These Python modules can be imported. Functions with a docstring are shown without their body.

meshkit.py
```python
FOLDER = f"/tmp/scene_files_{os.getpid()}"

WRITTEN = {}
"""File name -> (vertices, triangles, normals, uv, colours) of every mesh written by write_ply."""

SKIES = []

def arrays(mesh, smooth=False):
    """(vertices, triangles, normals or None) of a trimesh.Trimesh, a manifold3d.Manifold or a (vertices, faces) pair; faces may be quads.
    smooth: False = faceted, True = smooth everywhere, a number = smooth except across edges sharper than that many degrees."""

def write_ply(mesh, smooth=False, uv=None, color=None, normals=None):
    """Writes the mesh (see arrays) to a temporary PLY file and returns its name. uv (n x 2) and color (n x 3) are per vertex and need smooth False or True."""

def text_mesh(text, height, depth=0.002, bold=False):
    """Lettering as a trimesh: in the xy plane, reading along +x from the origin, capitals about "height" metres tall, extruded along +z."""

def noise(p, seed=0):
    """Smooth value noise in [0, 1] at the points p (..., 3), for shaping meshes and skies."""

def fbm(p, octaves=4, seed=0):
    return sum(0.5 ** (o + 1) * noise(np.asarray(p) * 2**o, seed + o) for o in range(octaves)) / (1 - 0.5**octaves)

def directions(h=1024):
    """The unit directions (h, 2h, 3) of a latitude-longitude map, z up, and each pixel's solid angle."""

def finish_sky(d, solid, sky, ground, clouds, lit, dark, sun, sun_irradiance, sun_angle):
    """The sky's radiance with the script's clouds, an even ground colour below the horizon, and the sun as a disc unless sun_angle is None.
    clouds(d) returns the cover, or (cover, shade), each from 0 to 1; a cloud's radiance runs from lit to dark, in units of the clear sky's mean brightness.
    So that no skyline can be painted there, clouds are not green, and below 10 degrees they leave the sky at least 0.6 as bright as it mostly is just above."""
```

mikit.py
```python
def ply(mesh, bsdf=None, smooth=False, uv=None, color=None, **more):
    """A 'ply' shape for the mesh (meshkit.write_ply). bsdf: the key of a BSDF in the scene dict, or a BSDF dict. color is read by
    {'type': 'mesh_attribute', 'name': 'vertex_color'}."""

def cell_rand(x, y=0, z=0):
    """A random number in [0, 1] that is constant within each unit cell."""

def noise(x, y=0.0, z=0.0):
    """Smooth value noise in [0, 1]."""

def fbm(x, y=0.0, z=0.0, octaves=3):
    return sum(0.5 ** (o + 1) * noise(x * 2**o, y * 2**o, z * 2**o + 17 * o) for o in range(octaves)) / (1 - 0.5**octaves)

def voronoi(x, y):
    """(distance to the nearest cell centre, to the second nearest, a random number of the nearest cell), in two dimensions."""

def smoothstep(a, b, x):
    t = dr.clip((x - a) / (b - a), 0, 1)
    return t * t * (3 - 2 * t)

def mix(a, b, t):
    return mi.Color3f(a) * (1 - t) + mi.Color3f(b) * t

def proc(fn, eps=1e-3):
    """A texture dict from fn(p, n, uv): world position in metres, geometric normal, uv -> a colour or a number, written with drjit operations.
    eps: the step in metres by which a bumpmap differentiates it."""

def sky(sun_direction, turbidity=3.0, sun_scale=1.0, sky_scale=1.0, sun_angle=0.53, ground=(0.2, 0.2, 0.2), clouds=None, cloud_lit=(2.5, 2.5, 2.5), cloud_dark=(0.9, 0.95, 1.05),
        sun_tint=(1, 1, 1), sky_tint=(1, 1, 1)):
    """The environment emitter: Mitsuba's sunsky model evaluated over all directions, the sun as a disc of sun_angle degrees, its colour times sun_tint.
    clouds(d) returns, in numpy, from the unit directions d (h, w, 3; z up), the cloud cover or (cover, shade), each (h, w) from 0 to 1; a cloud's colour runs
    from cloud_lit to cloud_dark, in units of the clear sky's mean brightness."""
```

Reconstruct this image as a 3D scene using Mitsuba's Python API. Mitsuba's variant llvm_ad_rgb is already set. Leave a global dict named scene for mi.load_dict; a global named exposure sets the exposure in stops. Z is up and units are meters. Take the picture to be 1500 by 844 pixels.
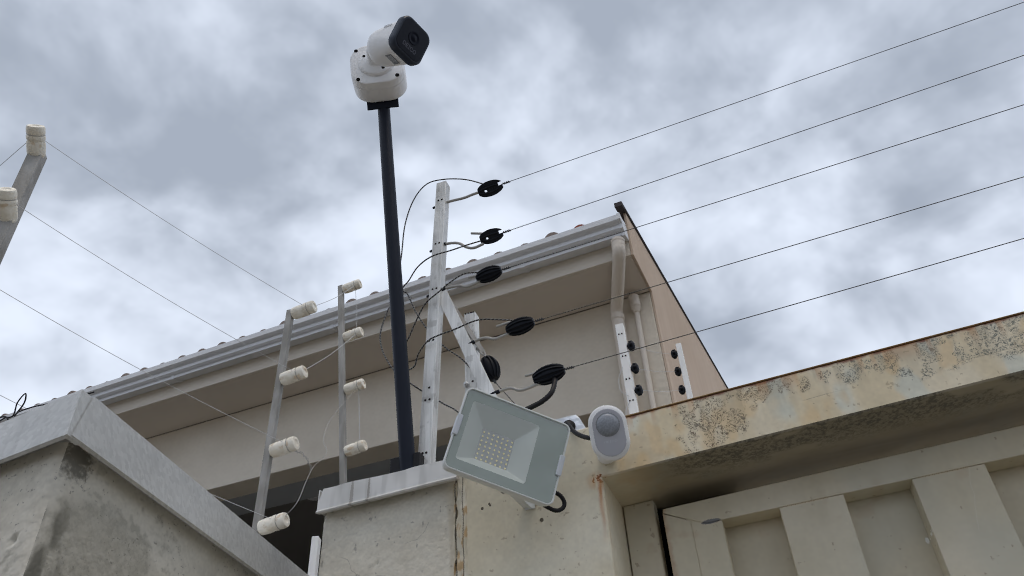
import math
import numpy as np, trimesh, drjit as dr, mitsuba as mi
import mikit, meshkit
from mikit import noise, fbm, voronoi, smoothstep, mix, proc
from shapely.geometry import Polygon, Point, box as sbox
from shapely import affinity

V = lambda *a: np.array(a, float)
scene = {'type': 'scene'}
labels = {}

# ------------------------------------------------------------------ camera, sky, exposure
CAM = V(0, 0, 1.6)
PITCH, ROLL = math.radians(37.7), math.radians(3.6)
FWD = V(0, math.cos(PITCH), math.sin(PITCH))
U0 = V(0, -math.sin(PITCH), math.cos(PITCH))
UP = math.sin(ROLL) * V(1, 0, 0) + math.cos(ROLL) * U0
scene['camera'] = {'type': 'perspective', 'fov': 68.58, 'fov_axis': 'x', 'near_clip': 0.05, 'far_clip': 3000.0,
                   'to_world': mi.ScalarTransform4f().look_at(origin=CAM.tolist(), target=(CAM + FWD).tolist(), up=UP.tolist())}


def clouds(d):
    """A closed layer of stratocumulus: broad grey sheets with thinner, brighter gaps."""
    p = d / (0.45 + 0.55 * d[..., 2:3]) * V(1, 1, 0.8) * 2.6 + V(332.88, 388.63, 1.7)
    w = np.stack([meshkit.fbm(p + 11.3, 3, 5), meshkit.fbm(p + 31.7, 3, 9), meshkit.fbm(p + 71.7, 3, 13)], -1) - 0.5
    big = meshkit.fbm(p * 0.8 + w * 0.7, 3, 21)
    mid = meshkit.fbm(p * 2.2 + w * 1.2 + 5, 6, 33)
    fine = meshkit.fbm(p * 6.0 + w * 2.5 + 2, 6, 57)
    t = np.clip((0.38 * big + 0.42 * mid + 0.21 * fine - 0.34) / 0.285, 0, 1)
    shade = 1 - (0.45 * t + 0.55 * t * t * (3 - 2 * t))
    return np.ones(d.shape[:2]), shade


scene['sky'] = mikit.sky((0.15, -0.30, 0.94), turbidity=3, sun_scale=0.18, sun_angle=40, ground=(0.13, 0.13, 0.13), clouds=clouds,
                         cloud_lit=(2.18, 2.38, 2.74), cloud_dark=(1.02, 1.16, 1.40))
exposure = 2.0

# ------------------------------------------------------------------ frames of the place
HX, HY = 0.95270, -0.30391                       # along the street front, to the right
G = V(0.0212, 1.6, 0)
GH, GN, Z = V(HX, HY, 0), V(HY, -HX, 0), V(0, 0, 1)
g2w = lambda s, d, z: G + GH * s + GN * d + Z * z
HH, HN = V(0.92878, -0.37063, 0), V(-0.37063, -0.92878, 0)   # along the house front
H = V(0.821, 3.611, 0)
h2w = lambda s, d, z: H + HH * s + HN * d + Z * z
GF, HF = (G, GH, GN, Z), (H, HH, HN, Z)
C0 = V(-0.706, 1.037, 0)                          # corner of the boundary wall's coping
DR, DL = V(math.sin(math.radians(6.13)), math.cos(math.radians(6.13)), 0), V(-math.sin(math.radians(63.52)), math.cos(math.radians(63.52)), 0)
NR, NL = V(DR[1], -DR[0], 0), V(-DL[1], DL[0], 0)

# ------------------------------------------------------------------ helpers


def fixed(m):
    if m.volume < 0:
        m.invert()
    return m


def put(m, F):
    """local (a, b, c) -> F[0] + a F[1] + b F[2] + c F[3]"""
    M = np.eye(4)
    M[:3, 0], M[:3, 1], M[:3, 2], M[:3, 3] = F[1], F[2], F[3], F[0]
    v = m.vertices @ M[:3, :3].T + M[:3, 3]
    return fixed(trimesh.Trimesh(v, m.faces.copy(), process=False))


def hull(pts):
    return trimesh.convex.convex_hull(np.asarray(pts, float))


def box(a0, a1, b0, b1, c0, c1, F=None, ch=0.0015, slope=0.0):
    """chamfered box in the local frame; slope raises c along a."""
    k = min(ch, (a1 - a0) / 3, (b1 - b0) / 3, (c1 - c0) / 3)
    P = []
    for sa in (0, 1):
        for sb in (0, 1):
            for sc in (0, 1):
                for m in range(3):
                    ins = [k, k, k]
                    ins[m] = 0
                    a = a1 - ins[0] if sa else a0 + ins[0]
                    b = b1 - ins[1] if sb else b0 + ins[1]
                    c = c1 - ins[2] if sc else c0 + ins[2]
                    P.append((a, b, c + slope * a))
    m = hull(P)
    return put(m, F) if F is not None else m


def ring_inset(p, c):
    p = np.asarray(p, float)
    e = np.roll(p, -1, 0) - p
    e /= np.linalg.norm(e, axis=1, keepdims=True)
    nn = np.stack([-e[:, 1], e[:, 0]], 1)
    n0, n1 = np.roll(nn, 1, 0), nn
    b = n0 + n1
    b /= np.maximum((b * n1).sum(1, keepdims=True), 0.2)
    return p + b * c


def prism(poly, w0, w1, c=0.0, axis='c'):
    """Polygon extruded from w0 to w1 with a chamfer c at both ends. axis: the local axis it is extruded along."""
    p = np.asarray(poly, float)
    if Polygon(p).exterior.is_ccw is False:
        p = p[::-1]
    n = len(p)
    cap = trimesh.creation.triangulate_polygon(Polygon(p), engine='earcut')
    cv = np.asarray(cap[0])
    idx = np.argmin(((cv[:, None] - p[None]) ** 2).sum(-1), 1)
    cf = idx[np.asarray(cap[1])]
    if c > 0:
        q = ring_inset(p, c)
        layers = [(q, w0), (p, w0 + c), (p, w1 - c), (q, w1)]
    else:
        layers = [(p, w0), (p, w1)]
    v = np.concatenate([np.column_stack([r, np.full(n, w)]) for r, w in layers])
    f = []
    for L in range(len(layers) - 1):
        for i in range(n):
            j = (i + 1) % n
            a, b, cc, d = L * n + i, L * n + j, (L + 1) * n + j, (L + 1) * n + i
            f += [[a, b, cc], [a, cc, d]]
    f = np.array(f)
    last = (len(layers) - 1) * n
    e1, e2 = p[cf[:, 1]] - p[cf[:, 0]], p[cf[:, 2]] - p[cf[:, 0]]
    area = e1[:, 0] * e2[:, 1] - e1[:, 1] * e2[:, 0]
    cf = np.where(area[:, None] > 0, cf, cf[:, ::-1])
    f = np.vstack([f, cf[:, ::-1], cf + last])
    order = {'c': [0, 1, 2], 'b': [0, 2, 1], 'a': [2, 0, 1]}[axis]
    return fixed(trimesh.Trimesh(v[:, order], f, process=False))


def spline(pts, n=8):
    p = np.asarray(pts, float)
    if len(p) < 3:
        return p
    q = np.vstack([2 * p[0] - p[1], p, 2 * p[-1] - p[-2]])
    out = []
    for i in range(1, len(q) - 2):
        t = np.linspace(0, 1, n, endpoint=False)[:, None]
        a, b, c, d = q[i - 1], q[i], q[i + 1], q[i + 2]
        out.append(0.5 * (2 * b + (c - a) * t + (2 * a - 5 * b + 4 * c - d) * t**2 + (3 * b - a - 3 * c + d) * t**3))
    return np.vstack(out + [p[-1:]])


def tube(pts, r, sides=10, uv=False):
    p = np.asarray(pts, float)
    r = np.broadcast_to(np.asarray(r, float), (len(p),))
    t = np.gradient(p, axis=0)
    t /= np.linalg.norm(t, axis=1, keepdims=True)
    a = np.cross(t[0], V(0, 0, 1) if abs(t[0][2]) < 0.9 else V(1, 0, 0))
    A = []
    for i in range(len(p)):
        a = a - t[i] * (a @ t[i])
        a /= np.linalg.norm(a)
        A.append(a)
    A = np.array(A)
    B = np.cross(t, A)
    ang = np.arange(sides) * 2 * np.pi / sides
    v = p[:, None] + r[:, None, None] * (np.cos(ang)[None, :, None] * A[:, None] + np.sin(ang)[None, :, None] * B[:, None])
    v = v.reshape(-1, 3)
    f = []
    for i in range(len(p) - 1):
        for j in range(sides):
            k = (j + 1) % sides
            f += [[i * sides + j, i * sides + k, (i + 1) * sides + k], [i * sides + j, (i + 1) * sides + k, (i + 1) * sides + j]]
    n = len(v)
    v = np.vstack([v, p[0], p[-1]])
    L = (len(p) - 1) * sides
    for j in range(sides):
        k = (j + 1) % sides
        f += [[n, k, j], [n + 1, L + j, L + k]]
    m = fixed(trimesh.Trimesh(v, np.array(f), process=False))
    if uv:
        s = np.concatenate([[0], np.cumsum(np.linalg.norm(np.diff(p, axis=0), axis=1))])
        return m, np.column_stack([np.concatenate([np.repeat(s, sides), [s[0], s[-1]]]), np.concatenate([np.tile(ang / 6.2832, len(p)), [0, 0]])])
    return m


def basis(axis, ref=None):
    z = np.asarray(axis, float) / np.linalg.norm(axis)
    ref = V(0, 0, 1) if ref is None else ref
    if abs(z @ ref) > 0.95:
        ref = V(1, 0, 0)
    x = np.cross(ref, z)
    x /= np.linalg.norm(x)
    return x, np.cross(z, x), z


def lathe(prof, origin, axis, sides=28, close=True):
    """prof: (radius, position along the axis)."""
    x, y, z = basis(axis)
    prof = np.asarray(prof, float)
    ang = np.arange(sides) * 2 * np.pi / sides
    v = (np.asarray(origin)[None, None] + prof[:, None, 0, None] * (np.cos(ang)[None, :, None] * x + np.sin(ang)[None, :, None] * y) + prof[:, None, 1, None] * z).reshape(-1, 3)
    f = []
    for i in range(len(prof) - 1):
        for j in range(sides):
            k = (j + 1) % sides
            f += [[i * sides + j, i * sides + k, (i + 1) * sides + k], [i * sides + j, (i + 1) * sides + k, (i + 1) * sides + j]]
    n = len(v)
    v = np.vstack([v, np.asarray(origin) + z * prof[0, 1], np.asarray(origin) + z * prof[-1, 1]])
    L = (len(prof) - 1) * sides
    for j in range(sides):
        k = (j + 1) % sides
        f += [[n, k, j], [n + 1, L + j, L + k]]
    return fixed(trimesh.Trimesh(v, np.array(f), process=False))


def rod(p0, p1, r, sides=12):
    d = np.asarray(p1, float) - p0
    L = np.linalg.norm(d)
    c = min(r * 0.25, L / 4)
    return lathe([(r - c, 0), (r, c), (r, L - c), (r - c, L)], p0, d, sides)


def rrect(w, h, r, n=8):
    """rounded rectangle as a ring of points, centred."""
    out = []
    for cx, cy, a0 in ((w / 2 - r, h / 2 - r, 0), (-w / 2 + r, h / 2 - r, 90), (-w / 2 + r, -h / 2 + r, 180), (w / 2 - r, -h / 2 + r, 270)):
        for k in range(n + 1):
            a = math.radians(a0 + 90 * k / n)
            out.append((cx + r * math.cos(a), cy + r * math.sin(a)))
    return np.array(out)


def loft(rings):
    """closed solid through rings of equal length, each an (n, 3) array."""
    n = len(rings[0])
    v = np.vstack(rings + [np.mean(rings[0], 0, keepdims=True), np.mean(rings[-1], 0, keepdims=True)])
    f = []
    for L in range(len(rings) - 1):
        for i in range(n):
            j = (i + 1) % n
            f += [[L * n + i, L * n + j, (L + 1) * n + j], [L * n + i, (L + 1) * n + j, (L + 1) * n + i]]
    a, b, L = len(v) - 2, len(v) - 1, (len(rings) - 1) * n
    for i in range(n):
        j = (i + 1) % n
        f += [[a, j, i], [b, L + i, L + j]]
    return fixed(trimesh.Trimesh(v, np.array(f), process=False))


def rloft(w, h, r, steps, F, n=8):
    """rounded-rectangle loft: steps of (inset, position along F[3])."""
    rings = []
    for ins, pos in steps:
        p = rrect(w - 2 * ins, h - 2 * ins, max(r - ins, 0.0008), n)
        rings.append(F[0] + p[:, :1] * F[1] + p[:, 1:] * F[2] + F[3] * pos)
    return loft(rings)


def cat(*ms):
    return trimesh.util.concatenate(list(ms))


def numbered(key):
    if key not in scene and key not in labels:
        return key
    for i in range(1, 1000):
        k = f'{key}_{i:03d}'
        if k not in scene and k not in labels:
            return k


def thing(name, label, cat_, group=None):
    k = numbered(name)
    labels[k] = {'label': label, 'category': cat_}
    if group:
        labels[k]['group'] = group
    return k


def obj(name, mesh, mat, parent=None, smooth=30, label=None, category=None, group=None, kind=None, **kw):
    key = numbered(f'{parent}__{name}' if parent else name)
    scene[key] = mikit.ply(mesh, mat, smooth=smooth, **kw)
    e = {k: v for k, v in dict(label=label, category=category, group=group, kind=kind).items() if v}
    if e:
        labels[key] = e
    return key


# ------------------------------------------------------------------ materials
def gs(p):
    return (p.x - G[0]) * HX + (p.y - G[1]) * HY


def gd(p):
    return (p.x - G[0]) * HY - (p.y - G[1]) * HX


def blob(a, b, ca, cb, ra, rb):
    """1 at (ca, cb) falling to 0 at the ellipse ra, rb"""
    return dr.clip(1 - dr.square((a - ca) / ra) - dr.square((b - cb) / rb), 0, 1)


def mat(key, fn, rough=0.6, metallic=0.0, bump=None, bscale=0.001, beps=1e-3, spec=0.5, **kw):
    b = {'type': 'principled', 'base_color': proc(fn) if callable(fn) else {'type': 'rgb', 'value': list(fn)},
         'roughness': proc(rough) if callable(rough) else rough, 'metallic': metallic, 'specular': spec, **kw}
    if bump is not None:
        b = {'type': 'bumpmap', 'arbitrary': proc(bump, beps), 'scale': bscale, 'bsdf': b}
    scene[key] = {'type': 'twosided', 'bsdf': b}


def plaster_bump(p, n, uv):
    return fbm(p.x * 90, p.y * 90, p.z * 90, 3) * 1.0 + fbm(p.x * 260, p.y * 260, p.z * 260, 2) * 0.75


def c_pillar(p, n, uv):
    s, z = gs(p), p.z
    f = fbm(p.x * 9, p.y * 9, p.z * 9, 4)
    g = fbm(p.x * 70, p.y * 70, p.z * 70, 3)
    c = mix((0.57, 0.535, 0.455), (0.65, 0.62, 0.54), smoothstep(0.3, 0.7, f))
    c = c * (0.90 + 0.20 * g)
    c = c * (0.90 + 0.20 * fbm(p.x * 190, p.y * 190, p.z * 190, 2))
    warp = fbm(s * 14, z * 14, 2.0, 3) - 0.5
    # fine cracks
    l1 = dr.abs(z - (2.145 + 0.55 * (s + 0.40)) + warp * 0.09)
    l2 = dr.abs(z - (2.17 - 0.62 * (s + 0.45)) + warp * 0.07)
    crack = smoothstep(0.0016, 0.0004, l1) * smoothstep(0.45, 0.6, noise(s * 30, 3.0, 1.0)) + smoothstep(0.0016, 0.0004, l2) * smoothstep(0.35, 0.6, noise(s * 22, 9.0, 4.0))
    c = mix(c, (0.26, 0.25, 0.22), dr.clip(crack, 0, 1) * 0.45)
    # black mould on the left arris and specks
    edge = smoothstep(-0.515, -0.541, s + 0.02 * (g - 0.5))
    speck = smoothstep(0.58, 0.72, fbm(p.x * 110, p.y * 110, p.z * 60, 3))
    c = mix(c, (0.16, 0.15, 0.13), dr.clip(edge * (0.25 + speck), 0, 1) * 0.75)
    specks = smoothstep(0.76, 0.84, fbm(s * 70, z * 70, 7.0, 3))
    c = mix(c, (0.20, 0.19, 0.17), specks * 0.5)
    # stain towards the joint with the metal post
    jn = smoothstep(-0.235, -0.19, s + 0.03 * (f - 0.5))
    return mix(c, (0.40, 0.335, 0.23), jn * 0.55 * smoothstep(0.35, 0.65, noise(s * 60, z * 6, 3.0)))


def c_wall(p, n, uv):
    tr = (p.x - C0[0]) * DR[0] + (p.y - C0[1]) * DR[1]
    tl = (p.x - C0[0]) * DL[0] + (p.y - C0[1]) * DL[1]
    right = smoothstep(0.045, 0.06, tr)
    t = dr.select(tr > tl, tr, -tl)
    z = p.z
    f = fbm(p.x * 8, p.y * 8, p.z * 8, 4)
    g = fbm(p.x * 75, p.y * 75, p.z * 75, 3)
    hi = fbm(p.x * 160, p.y * 160, p.z * 160, 3)
    c = mix((0.51, 0.48, 0.41), (0.60, 0.57, 0.50), smoothstep(0.3, 0.7, f))
    c = c * (0.88 + 0.24 * g)
    c = c * (0.92 + 0.16 * hi)
    # mould patch on the side face, with an uneven edge
    m = blob(t, z, 0.20, 2.00, 0.20, 0.15)
    m = smoothstep(0.05, 0.42, m + (f - 0.5) * 0.9 + (g - 0.5) * 0.6) * right
    c = mix(c, (0.30, 0.285, 0.24), m * (0.42 + 0.45 * smoothstep(0.28, 0.72, 0.5 * hi + 0.5 * g)))
    c = mix(c, (0.42, 0.40, 0.34), m * smoothstep(0.62, 0.75, g) * 0.6)
    # black growth under the coping's corner and down the arris
    k = blob(t, z, 0.075, 2.168, 0.055, 0.055)
    k = smoothstep(0.20, 0.9, k * 0.95 + (0.5 * hi + 0.5 * g - 0.5) * 1.7) * smoothstep(0.0, 0.3, k)
    c = mix(c, (0.10, 0.095, 0.08), k * 0.85)
    ar = smoothstep(0.10, 0.0, dr.abs(t - 0.055)) * smoothstep(2.13, 2.05, z + 0.08 * (f - 0.5))
    ar = ar * smoothstep(0.38, 0.62, fbm(p.x * 40, p.y * 40, p.z * 16, 3))
    c = mix(c, (0.12, 0.115, 0.095), ar * 0.9)
    sp = smoothstep(0.67, 0.78, fbm(p.x * 170, p.y * 170, p.z * 170, 3)) * smoothstep(0.35, 0.6, fbm(p.x * 14 + 3, p.y * 14, p.z * 14, 2))
    return mix(c, (0.17, 0.165, 0.145), sp * 0.6)


def lichen(s, z, cl, x3=0.0):
    """crusty spots: (mask, random tone)"""
    wx, wz = s + (fbm(s * 150, z * 150, x3, 3) - 0.5) * 0.012, z + (fbm(s * 150, z * 150, x3 + 5, 3) - 0.5) * 0.012
    d1, _, r1 = voronoi(wx * 90, wz * 90)
    d2, _, r2 = voronoi(wx * 200 + 7, wz * 200)
    d3, _, r3 = voronoi(wx * 330 + 3, wz * 330 + 9)
    m1 = smoothstep(0.02, -0.20, d1 - cl * (0.02 + 0.40 * r1 * r1))
    m2 = smoothstep(0.02, -0.26, d2 - cl * (0.05 + 0.48 * r2))
    m3 = smoothstep(0.03, -0.30, d3 - cl * (0.05 + 0.55 * r3))
    return dr.maximum(m1, dr.maximum(m2, m3 * 0.8)), r1


def c_cream(p, n, uv):
    """old cream paint of the gate portal: faded, rusting and lichen-grown along its top"""
    s, d, z = gs(p), gd(p), p.z
    f = fbm(s * 7, z * 7, d * 7, 4)
    st = fbm(s * 22, z * 3.5, d * 22, 3)
    g = fbm(s * 130, z * 130, d * 130, 3)
    beam = smoothstep(0.10, 0.24, s)
    c = mix((0.58, 0.53, 0.405), (0.64, 0.60, 0.485), smoothstep(0.3, 0.7, f))
    warm = mix((0.60, 0.515, 0.355), (0.65, 0.58, 0.435), smoothstep(0.3, 0.7, st))
    c = mix(c, warm, beam * smoothstep(2.10, 2.25, z))
    # pale bluish faded patches, orange blooms
    pale = smoothstep(0.54, 0.68, fbm(s * 16 + 4, z * 9, d * 8, 3)) * beam
    c = mix(c, (0.54, 0.56, 0.49), pale * 0.75)
    bloom = smoothstep(0.56, 0.72, fbm(s * 19 + 9, z * 13 + 2, d * 8, 3)) * beam
    c = mix(c, (0.58, 0.40, 0.19), bloom * 0.45)
    c = c * (0.93 + 0.14 * g)
    # lichen and rust spots: clusters along the top
    top = 2.3955 + 0.0548 * (s - 0.228)
    below = top - z
    clus = (blob(s, below, 0.435, 0.02, 0.085, 0.13) + blob(s, below, 0.52, 0.0, 0.075, 0.07) + blob(s, below, 0.37, 0.06, 0.06, 0.09)
            + blob(s, below, 0.70, 0.03, 0.07, 0.035) + blob(s, below, 0.86, 0.035, 0.12, 0.07) + blob(s, below, 1.03, 0.03, 0.10, 0.08) + blob(s, below, 0.60, 0.03, 0.045, 0.025))
    cl = smoothstep(0.22, 0.62, dr.clip(clus, 0, 1) * (0.10 + 1.4 * smoothstep(0.36, 0.64, 0.55 * fbm(s * 60, z * 60, 1.0, 3) + 0.45 * fbm(s * 55, z * 12, 4.0, 3))))
    m, r = lichen(s, z, cl)
    teal = smoothstep(0.55, 0.75, s)
    dark = mix((0.115, 0.075, 0.04), (0.10, 0.125, 0.115), teal)
    dark = mix(dark, (0.16, 0.15, 0.12), r * 0.5)
    face = smoothstep(-0.01, -0.003, d)
    c = mix(c, dark, m * 0.88 * face)
    stain = smoothstep(0.45, 0.70, fbm(s * 48, z * 7, 6.0, 3)) * smoothstep(0.13, 0.0, below) * smoothstep(0.24, 0.34, s)
    c = mix(c, (0.30, 0.27, 0.20), stain * 0.38 * face)
    c = mix(c, c * 0.80, cl * 0.45 * face)
    c = mix(c, c * 0.72, smoothstep(0.0014, 0.0004, dr.abs(below - 0.066 - 0.004 * noise(s * 9, 0.0, 5.0))) * smoothstep(0.4, 0.6, noise(s * 16, 2.0, 3.0)) * smoothstep(0.5, 0.6, s) * face)
    # rusted top lip and bleeding
    lip = smoothstep(0.008, 0.001, below + 0.010 * (fbm(s * 45, 1.0, 2.0, 3) - 0.5)) * smoothstep(0.155, 0.2, s)
    c = mix(c, (0.17, 0.055, 0.03), lip * 0.9)
    run = smoothstep(0.55, 0.75, noise(s * 80, 4.0, 0.0)) * smoothstep(0.05, 0.0, below) * smoothstep(0.16, 0.2, s)
    c = mix(c, (0.45, 0.22, 0.09), run * 0.4)
    # rust streak below the corner of the opening
    k = blob(s, z, 0.147, 2.264, 0.020, 0.013)
    c = mix(c, (0.20, 0.06, 0.02), smoothstep(0.40, 0.75, k * 0.75 + 2.0 * (fbm(s * 170, z * 170, 0.0, 3) - 0.5)) * smoothstep(0.0, 0.3, k) * face)
    halo = blob(s, z, 0.145, 2.258, 0.030, 0.026)
    c = mix(c, (0.50, 0.28, 0.11), halo * 0.55 * smoothstep(0.3, 0.6, fbm(s * 90, z * 40, 2.0, 3)) * face)
    ln = smoothstep(0.007, 0.0005, dr.abs(s - 0.1475 + 0.006 * (noise(z * 24, 1.0, 1.0) - 0.5))) * (0.35 + 0.65 * noise(s * 300, z * 30, 2.0)) * smoothstep(2.11, 2.235, z) * smoothstep(2.268, 2.26, z)
    c = mix(c, (0.42, 0.15, 0.035), ln * 0.9 * face)
    # old screw holes and specks on the post
    dots = blob(s, z, -0.125, 2.245, 0.004, 0.004) + blob(s, z, -0.108, 2.253, 0.003, 0.003) + blob(s, z, -0.106, 2.249, 0.003, 0.003) + blob(s, z, 0.012, 2.195, 0.005, 0.005)
    c = mix(c, (0.10, 0.085, 0.06), smoothstep(0.0, 0.4, dots) * face)
    sp = smoothstep(0.76, 0.83, fbm(s * 95, z * 95, d * 95, 3))
    c = mix(c, (0.30, 0.24, 0.15), sp * 0.5)
    # dirt on the underside of the beam
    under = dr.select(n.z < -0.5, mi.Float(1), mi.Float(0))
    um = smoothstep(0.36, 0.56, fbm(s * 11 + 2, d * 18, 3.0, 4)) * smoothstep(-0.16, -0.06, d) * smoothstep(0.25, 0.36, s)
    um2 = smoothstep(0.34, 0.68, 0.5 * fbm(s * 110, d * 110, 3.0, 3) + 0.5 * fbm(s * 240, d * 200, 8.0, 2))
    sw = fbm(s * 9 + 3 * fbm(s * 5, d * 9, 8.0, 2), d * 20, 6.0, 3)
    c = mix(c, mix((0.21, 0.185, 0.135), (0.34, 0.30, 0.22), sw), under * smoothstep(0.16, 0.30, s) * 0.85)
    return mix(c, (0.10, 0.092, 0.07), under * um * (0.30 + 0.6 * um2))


def c_gate(p, n, uv):
    s, d, z = gs(p), gd(p), p.z
    f = fbm(s * 6, z * 6, d * 6, 4)
    g = fbm(s * 120, z * 120, d * 120, 3)
    c = mix((0.53, 0.475, 0.35), (0.585, 0.53, 0.41), smoothstep(0.3, 0.7, f)) * (0.95 + 0.10 * g)
    c = mix(c, (0.46, 0.445, 0.36), smoothstep(0.55, 0.7, fbm(s * 4 + 3, z * 3, 1.0, 3)) * 0.5)
    sp = smoothstep(0.74, 0.82, fbm(s * 70, z * 70, d * 70, 3))
    c = mix(c, (0.28, 0.21, 0.13), sp * 0.6)
    dirt = smoothstep(0.46, 0.70, fbm(s * 34, z * 5, 2.0, 3)) * smoothstep(0.16, 0.0, dr.abs(2.17 + 0.05 * (s - 0.378) - z))
    c = mix(c, (0.38, 0.33, 0.23), dirt * 0.16)
    rz = smoothstep(0.62, 0.78, fbm(s * 24 + 8, z * 30, 5.0, 4)) * smoothstep(0.05, 0.0, dr.abs(2.165 + 0.05 * (s - 0.378) - z))
    c = mix(c, (0.36, 0.20, 0.09), rz * 0.18)
    scr = smoothstep(0.0011, 0.0004, dr.abs(s - 0.86 - 0.22 * (z - 2.08) + 0.004 * noise(z * 40, 0.0, 1.0))) * smoothstep(0.55, 0.65, noise(z * 22, 4.0, 0.0))
    c = mix(c, (0.62, 0.60, 0.54), scr * 0.25)
    # worn edge of the leaf next to the gap
    e = smoothstep(0.264, 0.252, s + 0.016 * (fbm(s * 60, z * 60, 2.0, 3) - 0.5))
    c = mix(c, (0.33, 0.18, 0.08), e * 0.5 * smoothstep(-0.182, -0.178, d))
    # paint scraped by the top left corner
    w = blob(s, z - 0.055 * (s - 0.345), 0.3527, 2.1855, 0.026, 0.006)
    c = mix(c, (0.16, 0.16, 0.16), smoothstep(0.2, 0.45, w + 0.4 * (g - 0.5)))
    w2 = blob(s, z, 0.7715, 2.095, 0.005, 0.010)
    return mix(c, (0.72, 0.72, 0.68), smoothstep(0.35, 0.6, w2 + 1.6 * (g - 0.5)) * smoothstep(0.0, 0.1, w2))


def c_seam(p, n, uv):
    return mix((0.20, 0.12, 0.06), (0.42, 0.30, 0.16), fbm(p.x * 60, p.y * 60, p.z * 60, 3))


def c_house(p, n, uv):
    f = fbm(p.x * 2.2, p.y * 2.2, p.z * 2.2, 4)
    v = noise((p.x * HH[0] + p.y * HH[1]) * 38, p.z * 1.2, 1.0)
    g = fbm(p.x * 60, p.y * 60, p.z * 60, 2)
    c = mix((0.585, 0.53, 0.445), (0.64, 0.585, 0.50), smoothstep(0.3, 0.7, f))
    return c * (0.95 + 0.02 * v + 0.08 * g)


def c_peach(p, n, uv):
    dd = (p.x - H[0]) * HN[0] + (p.y - H[1]) * HN[1]
    f = fbm(p.x * 2.5, p.y * 2.5, p.z * 1.3, 4)
    v = fbm(dd * 22, p.z * 1.6, 3.0, 3)
    c = mix((0.455, 0.36, 0.28), (0.51, 0.415, 0.335), smoothstep(0.25, 0.75, 0.75 * f + 0.25 * v))
    # rough trowelled strip near the corner where the other paint shows
    e = smoothstep(-0.10, -0.02, dd + 0.10 * (fbm(p.z * 5, 2.0, 1.0, 3) - 0.5)) * smoothstep(4.25, 4.1, p.z)
    return mix(c, (0.56, 0.45, 0.36), e * 0.5)


def c_soffit(p, n, uv):
    return mix((0.54, 0.485, 0.425), (0.59, 0.535, 0.475), fbm(p.x * 3, p.y * 3, p.z * 3, 3))


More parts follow.
